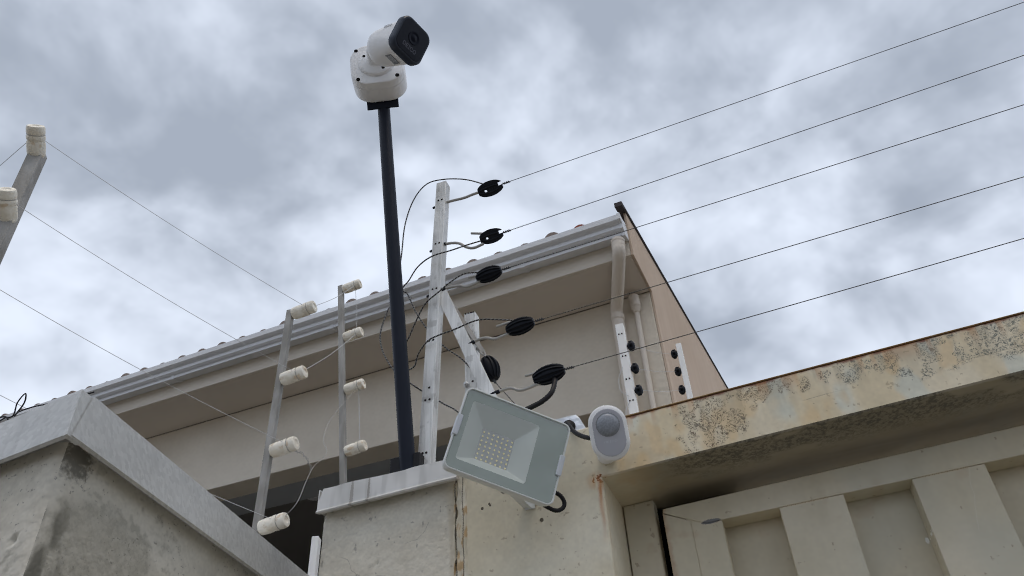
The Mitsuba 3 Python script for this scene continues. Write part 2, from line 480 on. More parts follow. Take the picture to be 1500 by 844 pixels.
def c_galv(p, n, uv):
    d1, _, r = voronoi((p.x + p.y * 0.6) * 170, (p.z + p.y * 0.5) * 170)
    f = fbm(p.x * 7, p.y * 7, p.z * 7, 4)
    c = mix((0.55, 0.555, 0.545), (0.62, 0.625, 0.615), smoothstep(0.3, 0.7, f)) * (0.92 + 0.16 * r)
    st = smoothstep(0.60, 0.75, fbm(p.x * 26, p.y * 26, p.z * 4, 3))
    return mix(c, (0.38, 0.38, 0.37), st * 0.22)


def c_zinc(p, n, uv):
    """the pillar's coping: dull zinc with dark run-off streaks"""
    s, z = gs(p), p.z
    f = fbm(s * 9, z * 9, gd(p) * 9, 4)
    c = mix((0.53, 0.525, 0.505), (0.63, 0.62, 0.60), smoothstep(0.3, 0.7, f))
    st = smoothstep(0.50, 0.68, fbm(s * 42, z * 5, 1.0, 3))
    c = mix(c, (0.36, 0.355, 0.33), st * 0.4)
    jn = blob(s, z, -0.445, 2.32, 0.006, 0.06) + blob(s, z, -0.40, 2.32, 0.004, 0.06)
    c = mix(c, (0.24, 0.22, 0.19), smoothstep(0.1, 0.7, jn) * 0.7)
    return mix(c, (0.30, 0.19, 0.11), smoothstep(-0.178, -0.168, s) * smoothstep(0.3, 0.6, f) * 0.9)


def c_alu(p, n, uv):
    f = fbm(p.x * 30, p.y * 30, p.z * 10, 4)
    st = fbm(p.x * 240, p.y * 240, p.z * 9, 3)
    c = mix((0.50, 0.50, 0.485), (0.74, 0.74, 0.72), smoothstep(0.3, 0.68, 0.55 * f + 0.45 * st))
    k = smoothstep(0.62, 0.72, fbm(p.x * 55 + 4, p.y * 55, p.z * 30, 3))
    return mix(c, (0.36, 0.355, 0.34), k * 0.6)


def c_dullalu(p, n, uv):
    f = fbm(p.x * 40, p.y * 40, p.z * 14, 4)
    return mix((0.25, 0.24, 0.22), (0.36, 0.35, 0.33), smoothstep(0.3, 0.7, f))


def c_spool(p, n, uv):
    f = fbm(p.x * 55, p.y * 55, p.z * 55, 3)
    c = mix((0.70, 0.65, 0.545), (0.78, 0.745, 0.655), smoothstep(0.35, 0.6, f))
    return mix(c, (0.55, 0.40, 0.24), smoothstep(0.60, 0.74, fbm(p.x * 70 + 3, p.y * 70, p.z * 70, 3)) * 0.6)


def c_blackplastic(p, n, uv):
    f = fbm(p.x * 90, p.y * 90, p.z * 90, 3)
    return mix((0.008, 0.010, 0.015), (0.018, 0.021, 0.028), f)


def c_cable(p, n, uv):
    t = uv.x * 95 + uv.y
    t = t - dr.floor(t)
    return mix((0.012, 0.012, 0.014), (0.30, 0.30, 0.29), smoothstep(0.74, 0.80, t) * smoothstep(1.0, 0.95, t))


def c_bead(p, n, uv):
    s, z = gs(p), p.z
    f = fbm(s * 60, z * 12, 2.0, 3)
    g = fbm(s * 110, z * 40, 5.0, 3)
    c = mix((0.52, 0.475, 0.37), (0.60, 0.57, 0.48), smoothstep(0.3, 0.7, f))
    c = mix(c, (0.42, 0.27, 0.12), smoothstep(0.54, 0.70, g) * 0.75)
    w1 = -0.1885 + 0.007 * (noise(z * 45, 1.0, 0.0) - 0.5)
    w2 = -0.171 + 0.006 * (noise(z * 22, 7.0, 0.0) - 0.5) + 0.03 * dr.maximum(2.22 - z, 0) * 0.0
    k = smoothstep(0.0022, 0.0009, dr.abs(s - w1)) + smoothstep(0.0017, 0.0007, dr.abs(s - w2)) * 0.8
    return mix(c, (0.07, 0.06, 0.05), dr.clip(k, 0, 1) * 0.9)


def c_tile(p, n, uv):
    return mix((0.24, 0.185, 0.16), (0.34, 0.29, 0.26), fbm(p.x * 14, p.y * 14, p.z * 14, 3))


def c_ground(p, n, uv):
    return mix((0.15, 0.142, 0.125), (0.20, 0.19, 0.17), fbm(p.x * 1.3, p.y * 1.3, 0.0, 4))


mat('m_pillar', c_pillar, 0.9, bump=plaster_bump, bscale=0.0020, beps=0.0015, spec=0.2)
mat('m_wall', c_wall, 0.9, bump=plaster_bump, bscale=0.0018, beps=0.0015, spec=0.2)
mat('m_cream', c_cream, 0.55, bump=lambda p, n, uv: fbm(p.x * 14, p.y * 14, p.z * 14, 3) + 0.12 * fbm(p.x * 160, p.y * 160, p.z * 160, 2), bscale=0.004, beps=0.002, spec=0.35)
mat('m_gate', c_gate, 0.5, bump=lambda p, n, uv: fbm(p.x * 11, p.y * 11, p.z * 11, 3), bscale=0.006, beps=0.003, spec=0.4)
mat('m_seam', c_seam, 0.9, spec=0.1)
mat('m_house', c_house, 0.9, bump=lambda p, n, uv: fbm(p.x * 40, p.y * 40, p.z * 40, 3), bscale=0.006, beps=0.004, spec=0.15)
mat('m_peach', c_peach, 0.9, spec=0.15)
mat('m_soffit', c_soffit, 0.9, spec=0.1)
mat('m_fascia', (0.60, 0.55, 0.48), 0.8, spec=0.2)
mat('m_gutter', (0.60, 0.61, 0.63), 0.45, spec=0.4)
mat('m_pipe', (0.62, 0.56, 0.49), 0.55, spec=0.35)
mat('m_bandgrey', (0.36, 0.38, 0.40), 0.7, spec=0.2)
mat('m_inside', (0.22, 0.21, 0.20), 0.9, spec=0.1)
mat('m_galv', c_galv, 0.52, metallic=0.35, bump=lambda p, n, uv: fbm(p.x * 12, p.y * 12, p.z * 12, 2), bscale=0.004, beps=0.004)
mat('m_zinc', c_zinc, 0.55, metallic=0.35, bump=lambda p, n, uv: fbm(p.x * 16, p.y * 16, p.z * 16, 2), bscale=0.006, beps=0.004)
mat('m_alu', c_alu, 0.45, metallic=0.45)
mat('m_dullalu', c_dullalu, 0.6, metallic=0.3)
mat('m_steel', (0.55, 0.55, 0.55), 0.35, metallic=0.8)
mat('m_rodsteel', (0.36, 0.35, 0.33), 0.5, metallic=0.5)
mat('m_wire', (0.07, 0.072, 0.075), 0.55, metallic=0.2, spec=0.2)
mat('m_palewire', (0.50, 0.51, 0.52), 0.5, metallic=0.3)
mat('m_spool', c_spool, 0.5, spec=0.45)
mat('m_black', c_blackplastic, 0.5, spec=0.14)
mat('m_pole', lambda p, n, uv: mix((0.008, 0.011, 0.020), (0.014, 0.018, 0.030), fbm(p.x * 40, p.y * 40, p.z * 8, 3)), 0.42, spec=0.14)
mat('m_hole', (0.01, 0.01, 0.01), 0.9, spec=0.05)
mat('m_cable', c_cable, 0.5)
mat('m_rubber', (0.010, 0.010, 0.012), 0.5, spec=0.22)
mat('m_bead', c_bead, 0.85, bump=lambda p, n, uv: fbm(p.x * 120, p.y * 120, p.z * 40, 3), bscale=0.005, beps=0.0015, spec=0.2)
mat('m_white', lambda p, n, uv: mix((0.72, 0.725, 0.735), (0.77, 0.775, 0.785), fbm(p.x * 20, p.y * 20, p.z * 20, 3)), 0.42, spec=0.45)
mat('m_greyface', (0.40, 0.405, 0.44), 0.4, spec=0.45)
mat('m_lamphousing', (0.58, 0.60, 0.595), 0.4, spec=0.45)
mat('m_reflector', (0.43, 0.465, 0.425), 0.45, spec=0.4)
mat('m_mask', (0.19, 0.232, 0.19), 0.35, spec=0.5)
mat('m_led', (0.85, 0.74, 0.38), 0.4)
mat('m_board', (0.30, 0.31, 0.29), 0.5)
mat('m_clip', (0.48, 0.51, 0.55), 0.4)
mat('m_postwhite', lambda p, n, uv: mix((0.72, 0.72, 0.71), (0.80, 0.80, 0.79), fbm(p.x * 30, p.y * 30, p.z * 8, 3)), 0.5)
mat('m_tile', c_tile, 0.85, spec=0.2)
mat('m_redtile', (0.36, 0.12, 0.085), 0.8, spec=0.2)
mat('m_verge', (0.045, 0.04, 0.042), 0.7, spec=0.2)
mat('m_ground', c_ground, 0.95, spec=0.1)
mat('m_print', (0.20, 0.21, 0.23), 0.5)
mat('m_paleprint', (0.065, 0.068, 0.095), 0.5)
mat('m_lens', (0.007, 0.009, 0.018), 0.25, spec=0.10)
mat('m_camface', (0.006, 0.008, 0.016), 0.18, spec=0.16)
mat('m_camrim', (0.022, 0.030, 0.048), 0.4, spec=0.3)
mat('m_mirror', lambda p, n, uv: mix((0.55, 0.56, 0.58), (0.85, 0.86, 0.88), smoothstep(0.35, 0.65, fbm(p.x * 60, p.y * 60, p.z * 90, 3))), 0.28, metallic=0.7)
scene['m_glass'] = {'type': 'thindielectric', 'int_ior': 1.5}
mat('m_pir', lambda p, n, uv: mix((0.20, 0.22, 0.25), (0.30, 0.32, 0.36), voronoi(p.x * 260 + p.y * 60, p.z * 260)[0]), 0.3, spec=0.5)

# ------------------------------------------------------------------ setting: ground
gr = trimesh.Trimesh([(-800, -800, 0), (800, -800, 0), (800, 800, 0), (-800, 800, 0)], [[0, 1, 2], [0, 2, 3]], process=False)
obj('ground', gr, 'm_ground', smooth=False, kind='structure')

# ------------------------------------------------------------------ house
house = thing('house', 'beige house with white gutter under a tiled roof, behind the gate', 'house')
# front wall with two dark openings; extruded along d, the house's own depth
x0, x1 = -6.2, 0.0


def hwall(s0, s1, z0, z1, d0=-0.2, d1=0.0):
    return box(s0, s1, d0, d1, z0, z1, HF, ch=0.004)


front = prism([(x0, 0), (-5.2, 0), (-5.2, 3.74), (-1.27, 3.74), (-1.27, 0), (-0.86, 0), (-0.86, 3.60), (-0.40, 3.60), (-0.40, 0), (x1, 0), (x1, 4.298), (x0, 4.298)], -0.2, 0.0, 0.003, 'b')
obj('wall', put(front, HF), 'm_house', house)
# gable end: peach render, its top follows the roof
gz = lambda d: 4.632 + (5.56 - 4.632) * (0.36 - d) / 4.154
gab = prism([(-4.6, 0), (-0.002, 0), (-0.002, 4.296), (0.384, 4.296), (0.384, gz(0.384) - 0.004), (-4.6, gz(-4.6) - 0.004)], 0.002, 0.016, 0.0015, 'a')
obj('gable_wall', put(gab, HF), 'm_peach', house)
obj('gable_core', box(-0.2, -0.002, -4.6, -0.205, 0, 4.6, HF), 'm_house', house)
obj('soffit', box(x0, 0.0, 0.003, 0.362, 4.300, 4.320, HF), 'm_soffit', house)
obj('fascia', box(x0, 0.0, 0.364, 0.384, 4.298, 4.52, HF, ch=0.002), 'm_fascia', house)
gp = [(0.387, 4.405), (0.470, 4.383), (0.470, 4.406), (0.484, 4.408), (0.497, 4.417), (0.497, 4.442), (0.514, 4.446), (0.528, 4.457), (0.528, 4.493), (0.522, 4.493), (0.522, 4.468), (0.480, 4.450), (0.46, 4.40), (0.392, 4.412), (0.392, 4.48), (0.387, 4.48)]
gutter = obj('gutter', put(prism(gp, x0, -0.012, 0.0, 'a'), HF), 'm_gutter', house, smooth=25)
capp = [(0.386, 4.400), (0.472, 4.377), (0.476, 4.403), (0.499, 4.412), (0.500, 4.444), (0.530, 4.457), (0.530, 4.499), (0.386, 4.499)]
obj('end_cap', put(prism(capp, -0.012, 0.006, 0.001, 'a'), HF), 'm_gutter', gutter)
for s in (-0.62, -1.95, -3.25):
    obj('joint_strap', put(prism([(0.387, 4.400), (0.472, 4.377), (0.475, 4.409), (0.468, 4.409), (0.468, 4.386), (0.387, 4.408)], s - 0.012, s + 0.012, 0.0, 'a'), HF), 'm_gutter', gutter)
# roof slab and eaves course
th = math.atan((5.56 - 4.632) / 4.154)
rd = lambda d, off=0.0: (d, gz(d) + off)
roof = obj('roof', put(prism([rd(0.44, -0.105), rd(0.44, -0.075), rd(-4.7, -0.075), rd(-4.7, -0.105)], x0, -0.005, 0.0, 'a'), HF), 'm_tile', house)
for i in range(33):
    s = -0.247 - 0.1735 * i
    ring = []
    ang = np.linspace(0, math.pi, 9)
    a0, a1 = V(0, 0.50, gz(0.50)), V(0, 0.10, gz(0.10))
    up = V(0, math.sin(th), math.cos(th))
    outer, inner = [], []
    for c, rr, dn in ((a0, 0.050 + 0.004 * math.sin(i * 2.3), -0.106 + 0.006 * math.sin(i * 1.7)), (a1, 0.046, -0.070)):
        o = [c + V(s + rr * math.cos(a), 0, 0) + up * (rr * math.sin(a) + dn) for a in ang]
        k = [c + V(s + (rr - 0.012) * math.cos(a), 0, 0) + up * ((rr - 0.012) * math.sin(a) + dn) for a in ang[::-1]]
        ring.append(np.array(o + k))
    obj('tile', put(loft(ring), HF), 'm_redtile' if i in (0, 7) else 'm_tile', roof, label='red roof tile end above the gutter' if i == 0 else None)
vg = prism([rd(0.50, -0.026), rd(0.50, 0.006), rd(-4.7, 0.012), rd(-4.7, -0.012), rd(0.44, -0.012), rd(0.44, -0.026)], -0.02, 0.026, 0.002, 'a')
obj('verge_trim', put(vg, HF), 'm_verge', house, label='dark edge trim along the gable slope')
# pipes
dp = spline([(-0.045, 0.452, 4.372), (-0.047, 0.452, 4.33), (-0.052, 0.448, 4.285), (-0.085, 0.36, 4.255), (-0.165, 0.15, 4.215), (-0.196, 0.075, 4.195), (-0.205, 0.052, 4.15), (-0.206, 0.050, 4.05), (-0.209, 0.05, 3.2), (-0.209, 0.05, 0.0)], 6)
dpm = obj('downpipe', put(tube(dp, 0.0365, 20), HF), 'm_pipe', house, smooth=40)
for a, b, r in (((-0.045, 0.452, 4.374), (-0.0465, 0.452, 4.345), 0.040), ((-0.047, 0.452, 4.332), (-0.0475, 0.451, 4.318), 0.040), ((-0.203, 0.052, 4.165), (-0.2055, 0.051, 4.115), 0.041)):
    obj('collar', put(rod(V(*a), V(*b), r, 20), HF), 'm_pipe', dpm, smooth=40)
cp = obj('conduit_pipe', put(tube([(-0.093, 0.022, 4.22), (-0.098, 0.022, 3.6), (-0.104, 0.022, 2.6), (-0.104, 0.022, 0)], 0.0155, 14), HF), 'm_pipe', house, smooth=40)
obj('fitting', put(cat(rod(V(-0.0925, 0.034, 4.277), V(-0.0925, 0.034, 4.19), 0.031, 18), lathe([(0.031, 0), (0.018, 0.03)], V(-0.0925, 0.03, 4.19), V(0, -0.1, -1), 18)), HF), 'm_pipe', cp, smooth=40)
# behind the openings
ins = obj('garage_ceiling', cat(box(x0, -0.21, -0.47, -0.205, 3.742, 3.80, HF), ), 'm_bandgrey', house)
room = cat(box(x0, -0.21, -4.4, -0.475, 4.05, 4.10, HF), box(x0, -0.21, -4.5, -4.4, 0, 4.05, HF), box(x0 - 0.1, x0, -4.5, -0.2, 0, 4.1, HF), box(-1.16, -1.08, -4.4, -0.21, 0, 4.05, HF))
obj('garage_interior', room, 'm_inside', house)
obj('ceiling_lamp', put(lathe([(0.05, 0), (0.085, 0.012), (0.09, 0.03), (0.07, 0.055), (0.0, 0.062)], V(-3.05, -0.95, 4.048), V(0, 0, -1), 24), HF), 'm_white', house, smooth=40)

# ------------------------------------------------------------------ boundary wall with its metal coping
bw = thing('boundary_wall', 'mouldy plastered boundary wall corner with grey metal coping, at the lower left', 'wall')
rng = np.random.default_rng(4)


def relief(P, N, amp, seed=0):
    d = (meshkit.fbm(P * 26, 4, seed) - 0.5) * amp + (meshkit.fbm(P * 110, 3, seed + 7) - 0.5) * amp * 0.45
    return P + N * d[..., None]


def skin(path, norms, zs, amp, seed, chips=()):
    """plaster face: a path in plan swept up in z, displaced along its normals, closed behind with a plain back"""
    P = np.array([[V(x, y, z) for z in zs] for x, y in path])
    N = np.repeat(np.asarray(norms)[:, None], len(zs), 1)
    Q = relief(P, N, amp, seed)
    for c, r, dep in chips:
        w = np.exp(-((P - c) ** 2).sum(-1) / r**2 * (0.7 + 0.6 * meshkit.noise(P * 140, 3)))
        Q = Q - N * (w * dep)[..., None]
    n, m = Q.shape[:2]
    v = Q.reshape(-1, 3)
    i, j = np.meshgrid(np.arange(n - 1), np.arange(m - 1), indexing='ij')
    a = (i * m + j).ravel()
    q = np.stack([a, a + m, a + m + 1, a + 1], 1)
    f = np.vstack([q[:, [0, 1, 2]], q[:, [0, 2, 3]]])
    return trimesh.Trimesh(v, f, process=False)


off, rc = 0.030, 0.018
LNX = np.linalg.solve(np.array([NR[:2], NL[:2]]), [-off, -off])     # inset corner, relative to C0
corner = C0[:2] + LNX
aR, aL = math.atan2(NR[1], NR[0]), math.atan2(NL[1], NL[0])
aR = aR if aR > aL else aR + 2 * math.pi
half = (math.pi - (aR - aL)) / 2
bis = -(NR + NL)[:2] / np.linalg.norm((NR + NL)[:2])
cc = corner + bis * (rc / math.cos((aR - aL) / 2))
tt = rc * math.tan((aR - aL) / 2)
path, norms = [], []
for t in np.concatenate([[3.2], np.linspace(0.9, tt, 130)]):
    path.append(corner + DL[:2] * t); norms.append(NL)
for a in np.linspace(aL, aR, 9)[1:-1]:
    path.append(cc + rc * V(math.cos(a), math.sin(a))); norms.append(V(math.cos(a), math.sin(a), 0))
for t in np.concatenate([np.linspace(tt, 1.1, 160), [3.3]]):
    path.append(corner + DR[:2] * t); norms.append(NR)
zs = np.concatenate([[0.0, 1.0], np.linspace(1.7, 2.186, 82)])
chips = [((C0 + DL * 0.036 - NL * off) + V(0, 0, 2.072), 0.010, 0.013), ((C0 + DL * 0.10 - NL * off) + V(0, 0, 2.034), 0.0055, 0.014),
         ((C0 + DL * 0.030 - NL * off) + V(0, 0, 2.10), 0.007, 0.006), ((C0 + DL * 0.022 - NL * off) + V(0, 0, 2.01), 0.012, 0.007)]
obj('render', skin(path, norms, zs, 0.0032, 3, chips), 'm_wall', bw, smooth=True)
core = [corner + DL[:2] * 3.2 - NL[:2] * 0.02, corner + bis * 0.035, corner + DR[:2] * 3.3 - NR[:2] * 0.02,
        corner + DR[:2] * 3.3 - NR[:2] * 0.15, corner + bis * 0.30, corner + DL[:2] * 3.2 - NL[:2] * 0.15]
obj('core', prism(core, 0, 2.18, 0.0), 'm_wall', bw)
# coping: folded sheet, two lengths with a mitred seam on the side face
zt, zb = 2.250, 2.170


def coping_part(poly, za, zc, lift):
    return prism(poly, za, zc + lift, 0.0016)


c2 = C0[:2]
inn = c2 + bis * 0.34
fr = [c2 + DL[:2] * 3.2, c2, c2 + DR[:2] * 0.030, inn, c2 + DL[:2] * 3.2 - NL[:2] * 0.20]
sd = [c2 + DR[:2] * 0.022 - NR[:2] * 0.0015, c2 + DR[:2] * 3.3 - NR[:2] * 0.0015, c2 + DR[:2] * 3.3 - NR[:2] * 0.20, inn + DR[:2] * 0.02 - NR[:2] * 0.0]


mitre = (bis @ DL[:2]) / -(bis @ NL[:2])


def folded(outer, dirs, nrm, L0, L1, lip, zoff=0.0, seam=0.0):
    """sheet fascia with a turned-in lower lip; outer: start point in plan, runs along dirs from L0 to L1"""
    prof = [(0, zt), (0.0, zb), (-0.006, zb - 0.003), (-0.007, zb - 0.001), (-0.003, zb + 0.003), (-0.003, zt - 0.003), (-0.21, zt + 0.012), (-0.21, zt + 0.015)]
    m = prism(prof, L0, L1, 0.0, 'a')
    v = m.vertices.copy()
    start = v[:, 0] < (L0 + L1) / 2
    v[:, 0] += start * seam * (zt - v[:, 2]) - start * v[:, 1] * mitre
    m = trimesh.Trimesh(v, m.faces, process=False)
    return put(m, (V(outer[0], outer[1], zoff), V(*dirs[:2], 0), V(*nrm[:2], 0), Z))


ret = prism([(0, zt), (0, zb), (-0.006, zb - 0.003), (-0.003, zb + 0.003), (-0.003, zt - 0.001)], 0.0, 0.034, 0.0, 'a')
front_coping = cat(folded(c2, DL, NL, -0.0004, 3.2, 0.012), put(ret, (V(c2[0], c2[1], 0), DR, NR, Z)))
obj('coping', front_coping, 'm_galv', bw, smooth=False)
obj('coping', folded(c2 + NR[:2] * 0.0025, DR, NR, 0.028, 3.3, 0.012, 0.002, -0.25), 'm_galv', bw, smooth=False)
# wire tied to a stub on the coping
tie = C0 + DL * 0.203 - NL * 0.012 + V(0, 0, 2.262)
kt = numbered('tie_wire')
loops = [tube(spline([tie + DL * a + NL * b + V(0, 0, c) for a, b, c in ((0.06, 0, -0.005), (0.02, 0.004, 0.004), (0, 0, 0.006), (-0.006, 0.004, 0.028), (-0.016, 0.002, 0.044), (-0.012, -0.004, 0.03), (0.002, -0.004, 0.008), (-0.02, 0.003, 0.006), (-0.06, 0, 0.006), (-0.12, -0.004, -0.002), (-0.20, -0.01, -0.006))], 8), 0.0013, 6),
         tube(spline([tie + DL * a + NL * b + V(0, 0, c) for a, b, c in ((0.07, 0.004, 0.004), (0.03, 0.006, 0.008), (0.008, 0.006, 0.003), (0.0, 0.002, -0.006), (0.006, -0.006, 0.002), (0.03, -0.004, -0.003), (0.06, 0.004, -0.006))], 8), 0.0016, 6)]
obj('tie_wire', cat(*loops), 'm_rubber', label='twisted black tie wire with a loop on top of the left coping', category='wire')

# ------------------------------------------------------------------ plaster gate pillar with coping
gpil = thing('gate_pillar', 'rough white plaster gate pillar with streaked metal coping beside the cream metal portal', 'pillar')
sp = np.concatenate([np.linspace(-0.30, -0.012, 60)])
path, norms = [], []
e0 = -0.5405
for d in sp:
    path.append(g2w(e0, d, 0)[:2]); norms.append(-GH)
for a in np.linspace(0, math.pi / 2, 7)[1:-1]:
    path.append((g2w(e0 + 0.012 - 0.012 * math.cos(a), -0.012 + 0.012 * math.sin(a), 0))[:2]); norms.append(-GH * math.cos(a) + GN * math.sin(a))
for s in np.linspace(e0 + 0.012, -0.194, 110):
    path.append(g2w(s, 0.0, 0)[:2]); norms.append(GN)
zs = np.concatenate([[0.0, 1.0], np.linspace(1.75, 2.33, 120)])
pk = skin(path, norms, zs, 0.0032, 31, [(g2w(-0.385, 0, 2.165), 0.004, 0.006), (g2w(-0.215, 0, 2.20), 0.003, 0.004)])
obj('render', pk, 'm_pillar', gpil, smooth=True)
obj('core', box(e0 + 0.012, -0.194, -0.30, -0.012, 0, 2.33, GF, slope=0.0), 'm_pillar', gpil)
# joint of filler and flaking paint between pillar and portal
path = [g2w(s, 0.0035 - 0.000 * abs(s), 0)[:2] for s in np.linspace(-0.197, -0.160, 40)]
zs2 = np.concatenate([[0.0, 1.0], np.linspace(1.75, 2.33, 160)])
bead = skin(path, [GN] * 40, zs2, 0.005, 77)
bs = (bead.vertices - G) @ GH
zz = bead.vertices[:, 2]
w1 = -0.1885 + 0.007 * (meshkit.noise(np.column_stack([zz * 45, np.ones_like(zz), 0 * zz])) - 0.5)
fall = np.clip((bs + 0.166) / 0.006, 0, 1) * 0.005 + np.clip((-0.192 - bs) / 0.005, 0, 1) * 0.005
bead.vertices = bead.vertices - np.outer(np.exp(-((bs - w1) / 0.0016) ** 2) * 0.006 + fall, GN)
obj('joint_filler', bead, 'm_bead', gpil, smooth=True, label='cracked rusty joint filler beside the portal')
zc = lambda s: 2.298 + 0.050 * (s + 0.54)
prof = [(0.033, 0.058), (0.034, 0.004), (0.040, -0.002), (0.038, -0.005), (0.020, -0.001), (0.020, 0.004), (0.030, 0.006), (0.030, 0.054), (-0.33, 0.066), (-0.33, 0.07)]
cpm = prism(prof, -0.536, -0.172, 0.0, 'a')
# subdivide along its length so the sheet can buckle a little
cpm = trimesh.Trimesh(*trimesh.remesh.subdivide_to_size(cpm.vertices, cpm.faces, 0.025), process=False)
cpm.merge_vertices()
v = cpm.vertices.copy()
top = np.clip((v[:, 2] - 0.02) / 0.04, 0, 1)
v[:, 2] += zc(v[:, 0]) - 0.027 * (v[:, 0] + 0.54) * top + 0.0045 * top * (meshkit.noise(np.column_stack([v[:, 0] * 22, v[:, 0] * 0, v[:, 0] * 0]), 5) - 0.5)
v[:, 0] += np.where(v[:, 0] < -0.5, 0.011, -0.03) * top * (np.abs(v[:, 0] + 0.354) > 0.178)
v[:, 1] += 0.003 * (meshkit.noise(np.column_stack([v[:, 0] * 18, v[:, 2] * 0, v[:, 0] * 0]), 8) - 0.5)
obj('coping', put(trimesh.Trimesh(v, cpm.faces, process=False), GF), 'm_zinc', gpil, smooth=20)
# end piece closing the coping on its left
obj('coping_end', put(prism([(0.034, 0.003), (0.033, 0.056), (-0.30, 0.064), (-0.30, 0.003)], -0.5365, -0.534, 0.0, 'a'), (G + Z * 2.298, GH, GN, Z)), 'm_zinc', gpil)

# white metal post in the gap left of the pillar
obj('door_post', box(-0.012, 0.012, -0.02, 0.02, 0, 2.555, (V(-0.741, 2.6, 0), V(1, 0, 0), V(0, 1, 0), Z)), 'm_postwhite', label='slim white post in the dark gap left of the plaster gate pillar', category='post')

# ------------------------------------------------------------------ cream metal portal
por = thing('gate_portal', 'cream painted metal gate portal with rust and lichen along its beam', 'gate frame')
bb = lambda s: 2.2647 + 0.059 * (s - 0.157)
bt = lambda s: 2.3955 + 0.0548 * (s - 0.228)
SR = 2.3
poly = [(-0.186, 0), (0.155, 0), (0.156, bb(0.156)), (SR, bb(SR)), (SR, bt(SR)), (-0.186, bt(-0.186))]
pf = prism(poly, -0.40, 0.0, 0.0035, 'b')
obj('frame', put(pf, GF), 'm_cream', por, smooth=False)
obj('top_lip', put(prism([(0.17, bt(0.17) + 0.0003), (SR, bt(SR) + 0.0003), (SR, bt(SR) + 0.0025), (0.17, bt(0.17) + 0.0025)], -0.3, 0.002, 0.0008, 'b'), GF), 'm_seam', por, label='rusty lip along the top of the beam')
obj('jamb', put(prism([(0.159, 0), (0.228, 0), (0.231, 2.2675), (0.159, 2.2635)], -0.235, -0.185, 0.002, 'b'), GF), 'm_gate', por)
obj('rear_jamb', box(0.159, 0.42, -0.36, -0.245, 0, 2.264, GF), 'm_hole', por)

# ------------------------------------------------------------------ gate leaf
gate = thing('gate_leaf', 'cream metal gate leaf with vertical slats and recessed panels under the portal beam', 'gate')
d1, d0 = -0.160, -0.222
gt = lambda s: 2.2315 + 0.0555 * (s - 0.2536)         # top of the leaf
rt = lambda s: 2.1855 + 0.0450 * (s - 0.3762)         # top of the recesses
obj('top_rail', put(prism([(0.2536, gt(0.2536)), (1.95, gt(1.95)), (1.95, rt(1.95)), (0.343, rt(0.343)), (0.3068, rt(0.3068) + 0.0158), (0.2516, rt(0.2516) + 0.0430)][::-1], d0, d1, 0.0012, 'b'), GF), 'm_gate', gate, smooth=False)
g_ = 0.0010
obj('stile', put(prism([(0.245, 0.1), (0.3149, 0.1), (0.3093, rt(0.3068) + 0.0130), (0.2511, rt(0.2516) + 0.0415)], d0, d1 - 0.0006, 0.001, 'b'), GF), 'm_gate', gate, smooth=False)
sl = [(0.3093, 0.368, 0.377), (0.5017, 0.6365, None), (0.7754, 0.9173, None), (1.052, 1.190, None), (1.3226, 1.4605, None), (1.593, 1.731, None)]
obj('slat', put(prism([(0.3154, 0.1), (0.369, 0.1), (0.3772, rt(0.3772) - g_), (0.3435, rt(0.3435) - g_), (0.3103, rt(0.3103) + 0.0118)], d0, d1, 0.001, 'b'), GF), 'm_gate', gate, smooth=False)
for a, b, _ in sl[1:]:
    obj('slat', put(prism([(a, 0.1), (b, 0.1), (b, rt(b) - g_), (a, rt(a) - g_)], d0, d1 - 0.0004, 0.0012, 'b'), GF), 'm_gate', gate, smooth=False)
edges = [0.3772] + [v for a, b, _ in sl[1:] for v in (a, b)]
obj('corner_plate', put(prism([(0.2575, 0.12), (0.364, 0.12), (0.364, 2.20), (0.2575, 2.20)], d0 + 0.004, d1 - 0.0022, 0.0, 'b'), GF), 'm_gate', gate, smooth=False)
for i in range(0, len(edges) - 1, 2):
    a, b = edges[i] - 0.004, edges[i + 1] + 0.004
    obj('panel', put(prism([(a, 0.1), (b, 0.1), (b, rt(b) + 0.02), (a, rt(a) + 0.02)], d0 - 0.006, d0 - 0.0015, 0.0, 'b'), GF), 'm_gate', gate, smooth=False)
# rusty seam wherever rail and slats are tack-welded
for a, b, _ in sl[1:]:
    obj('weld_seam', put(prism([(a + 0.012, rt(a) - 0.003), (b - 0.03, rt(b) - 0.003), (b - 0.03, rt(b) + 0.002), (a + 0.012, rt(a) + 0.002)], d0 + 0.002, d1 - 0.0016, 0.0, 'b'), GF), 'm_seam', gate)
obj('weld_seam', box(0.3104, 0.3149, d0 + 0.002, d1 - 0.0014, 0.1, 2.16, GF), 'm_seam', gate)

# ------------------------------------------------------------------ yard wall behind the portal with two white fence posts
obj('yard_wall', box(0.05, 0.36, -2.3, -0.42, 0, 2.60, GF), 'm_house', label='low yard wall hidden behind the portal beam, carrying the white fence posts', category='wall')


def knob(o, axis):
    a = basis(axis)
    m = [lathe([(0.006, -0.016), (0.007, 0.0), (0.012, 0.002), (0.016, 0.006), (0.016, 0.010), (0.010, 0.012), (0.010, 0.016), (0.017, 0.018), (0.017, 0.023), (0.011, 0.027), (0.006, 0.028)], o, axis, 16)]
    for k in range(6):
        t = k * math.pi / 3
        c = o + (a[0] * math.cos(t) + a[1] * math.sin(t)) * 0.016 + a[2] * 0.014
        m.append(rod(c - a[2] * 0.007, c + a[2] * 0.007, 0.0045, 8))
    return cat(*m)


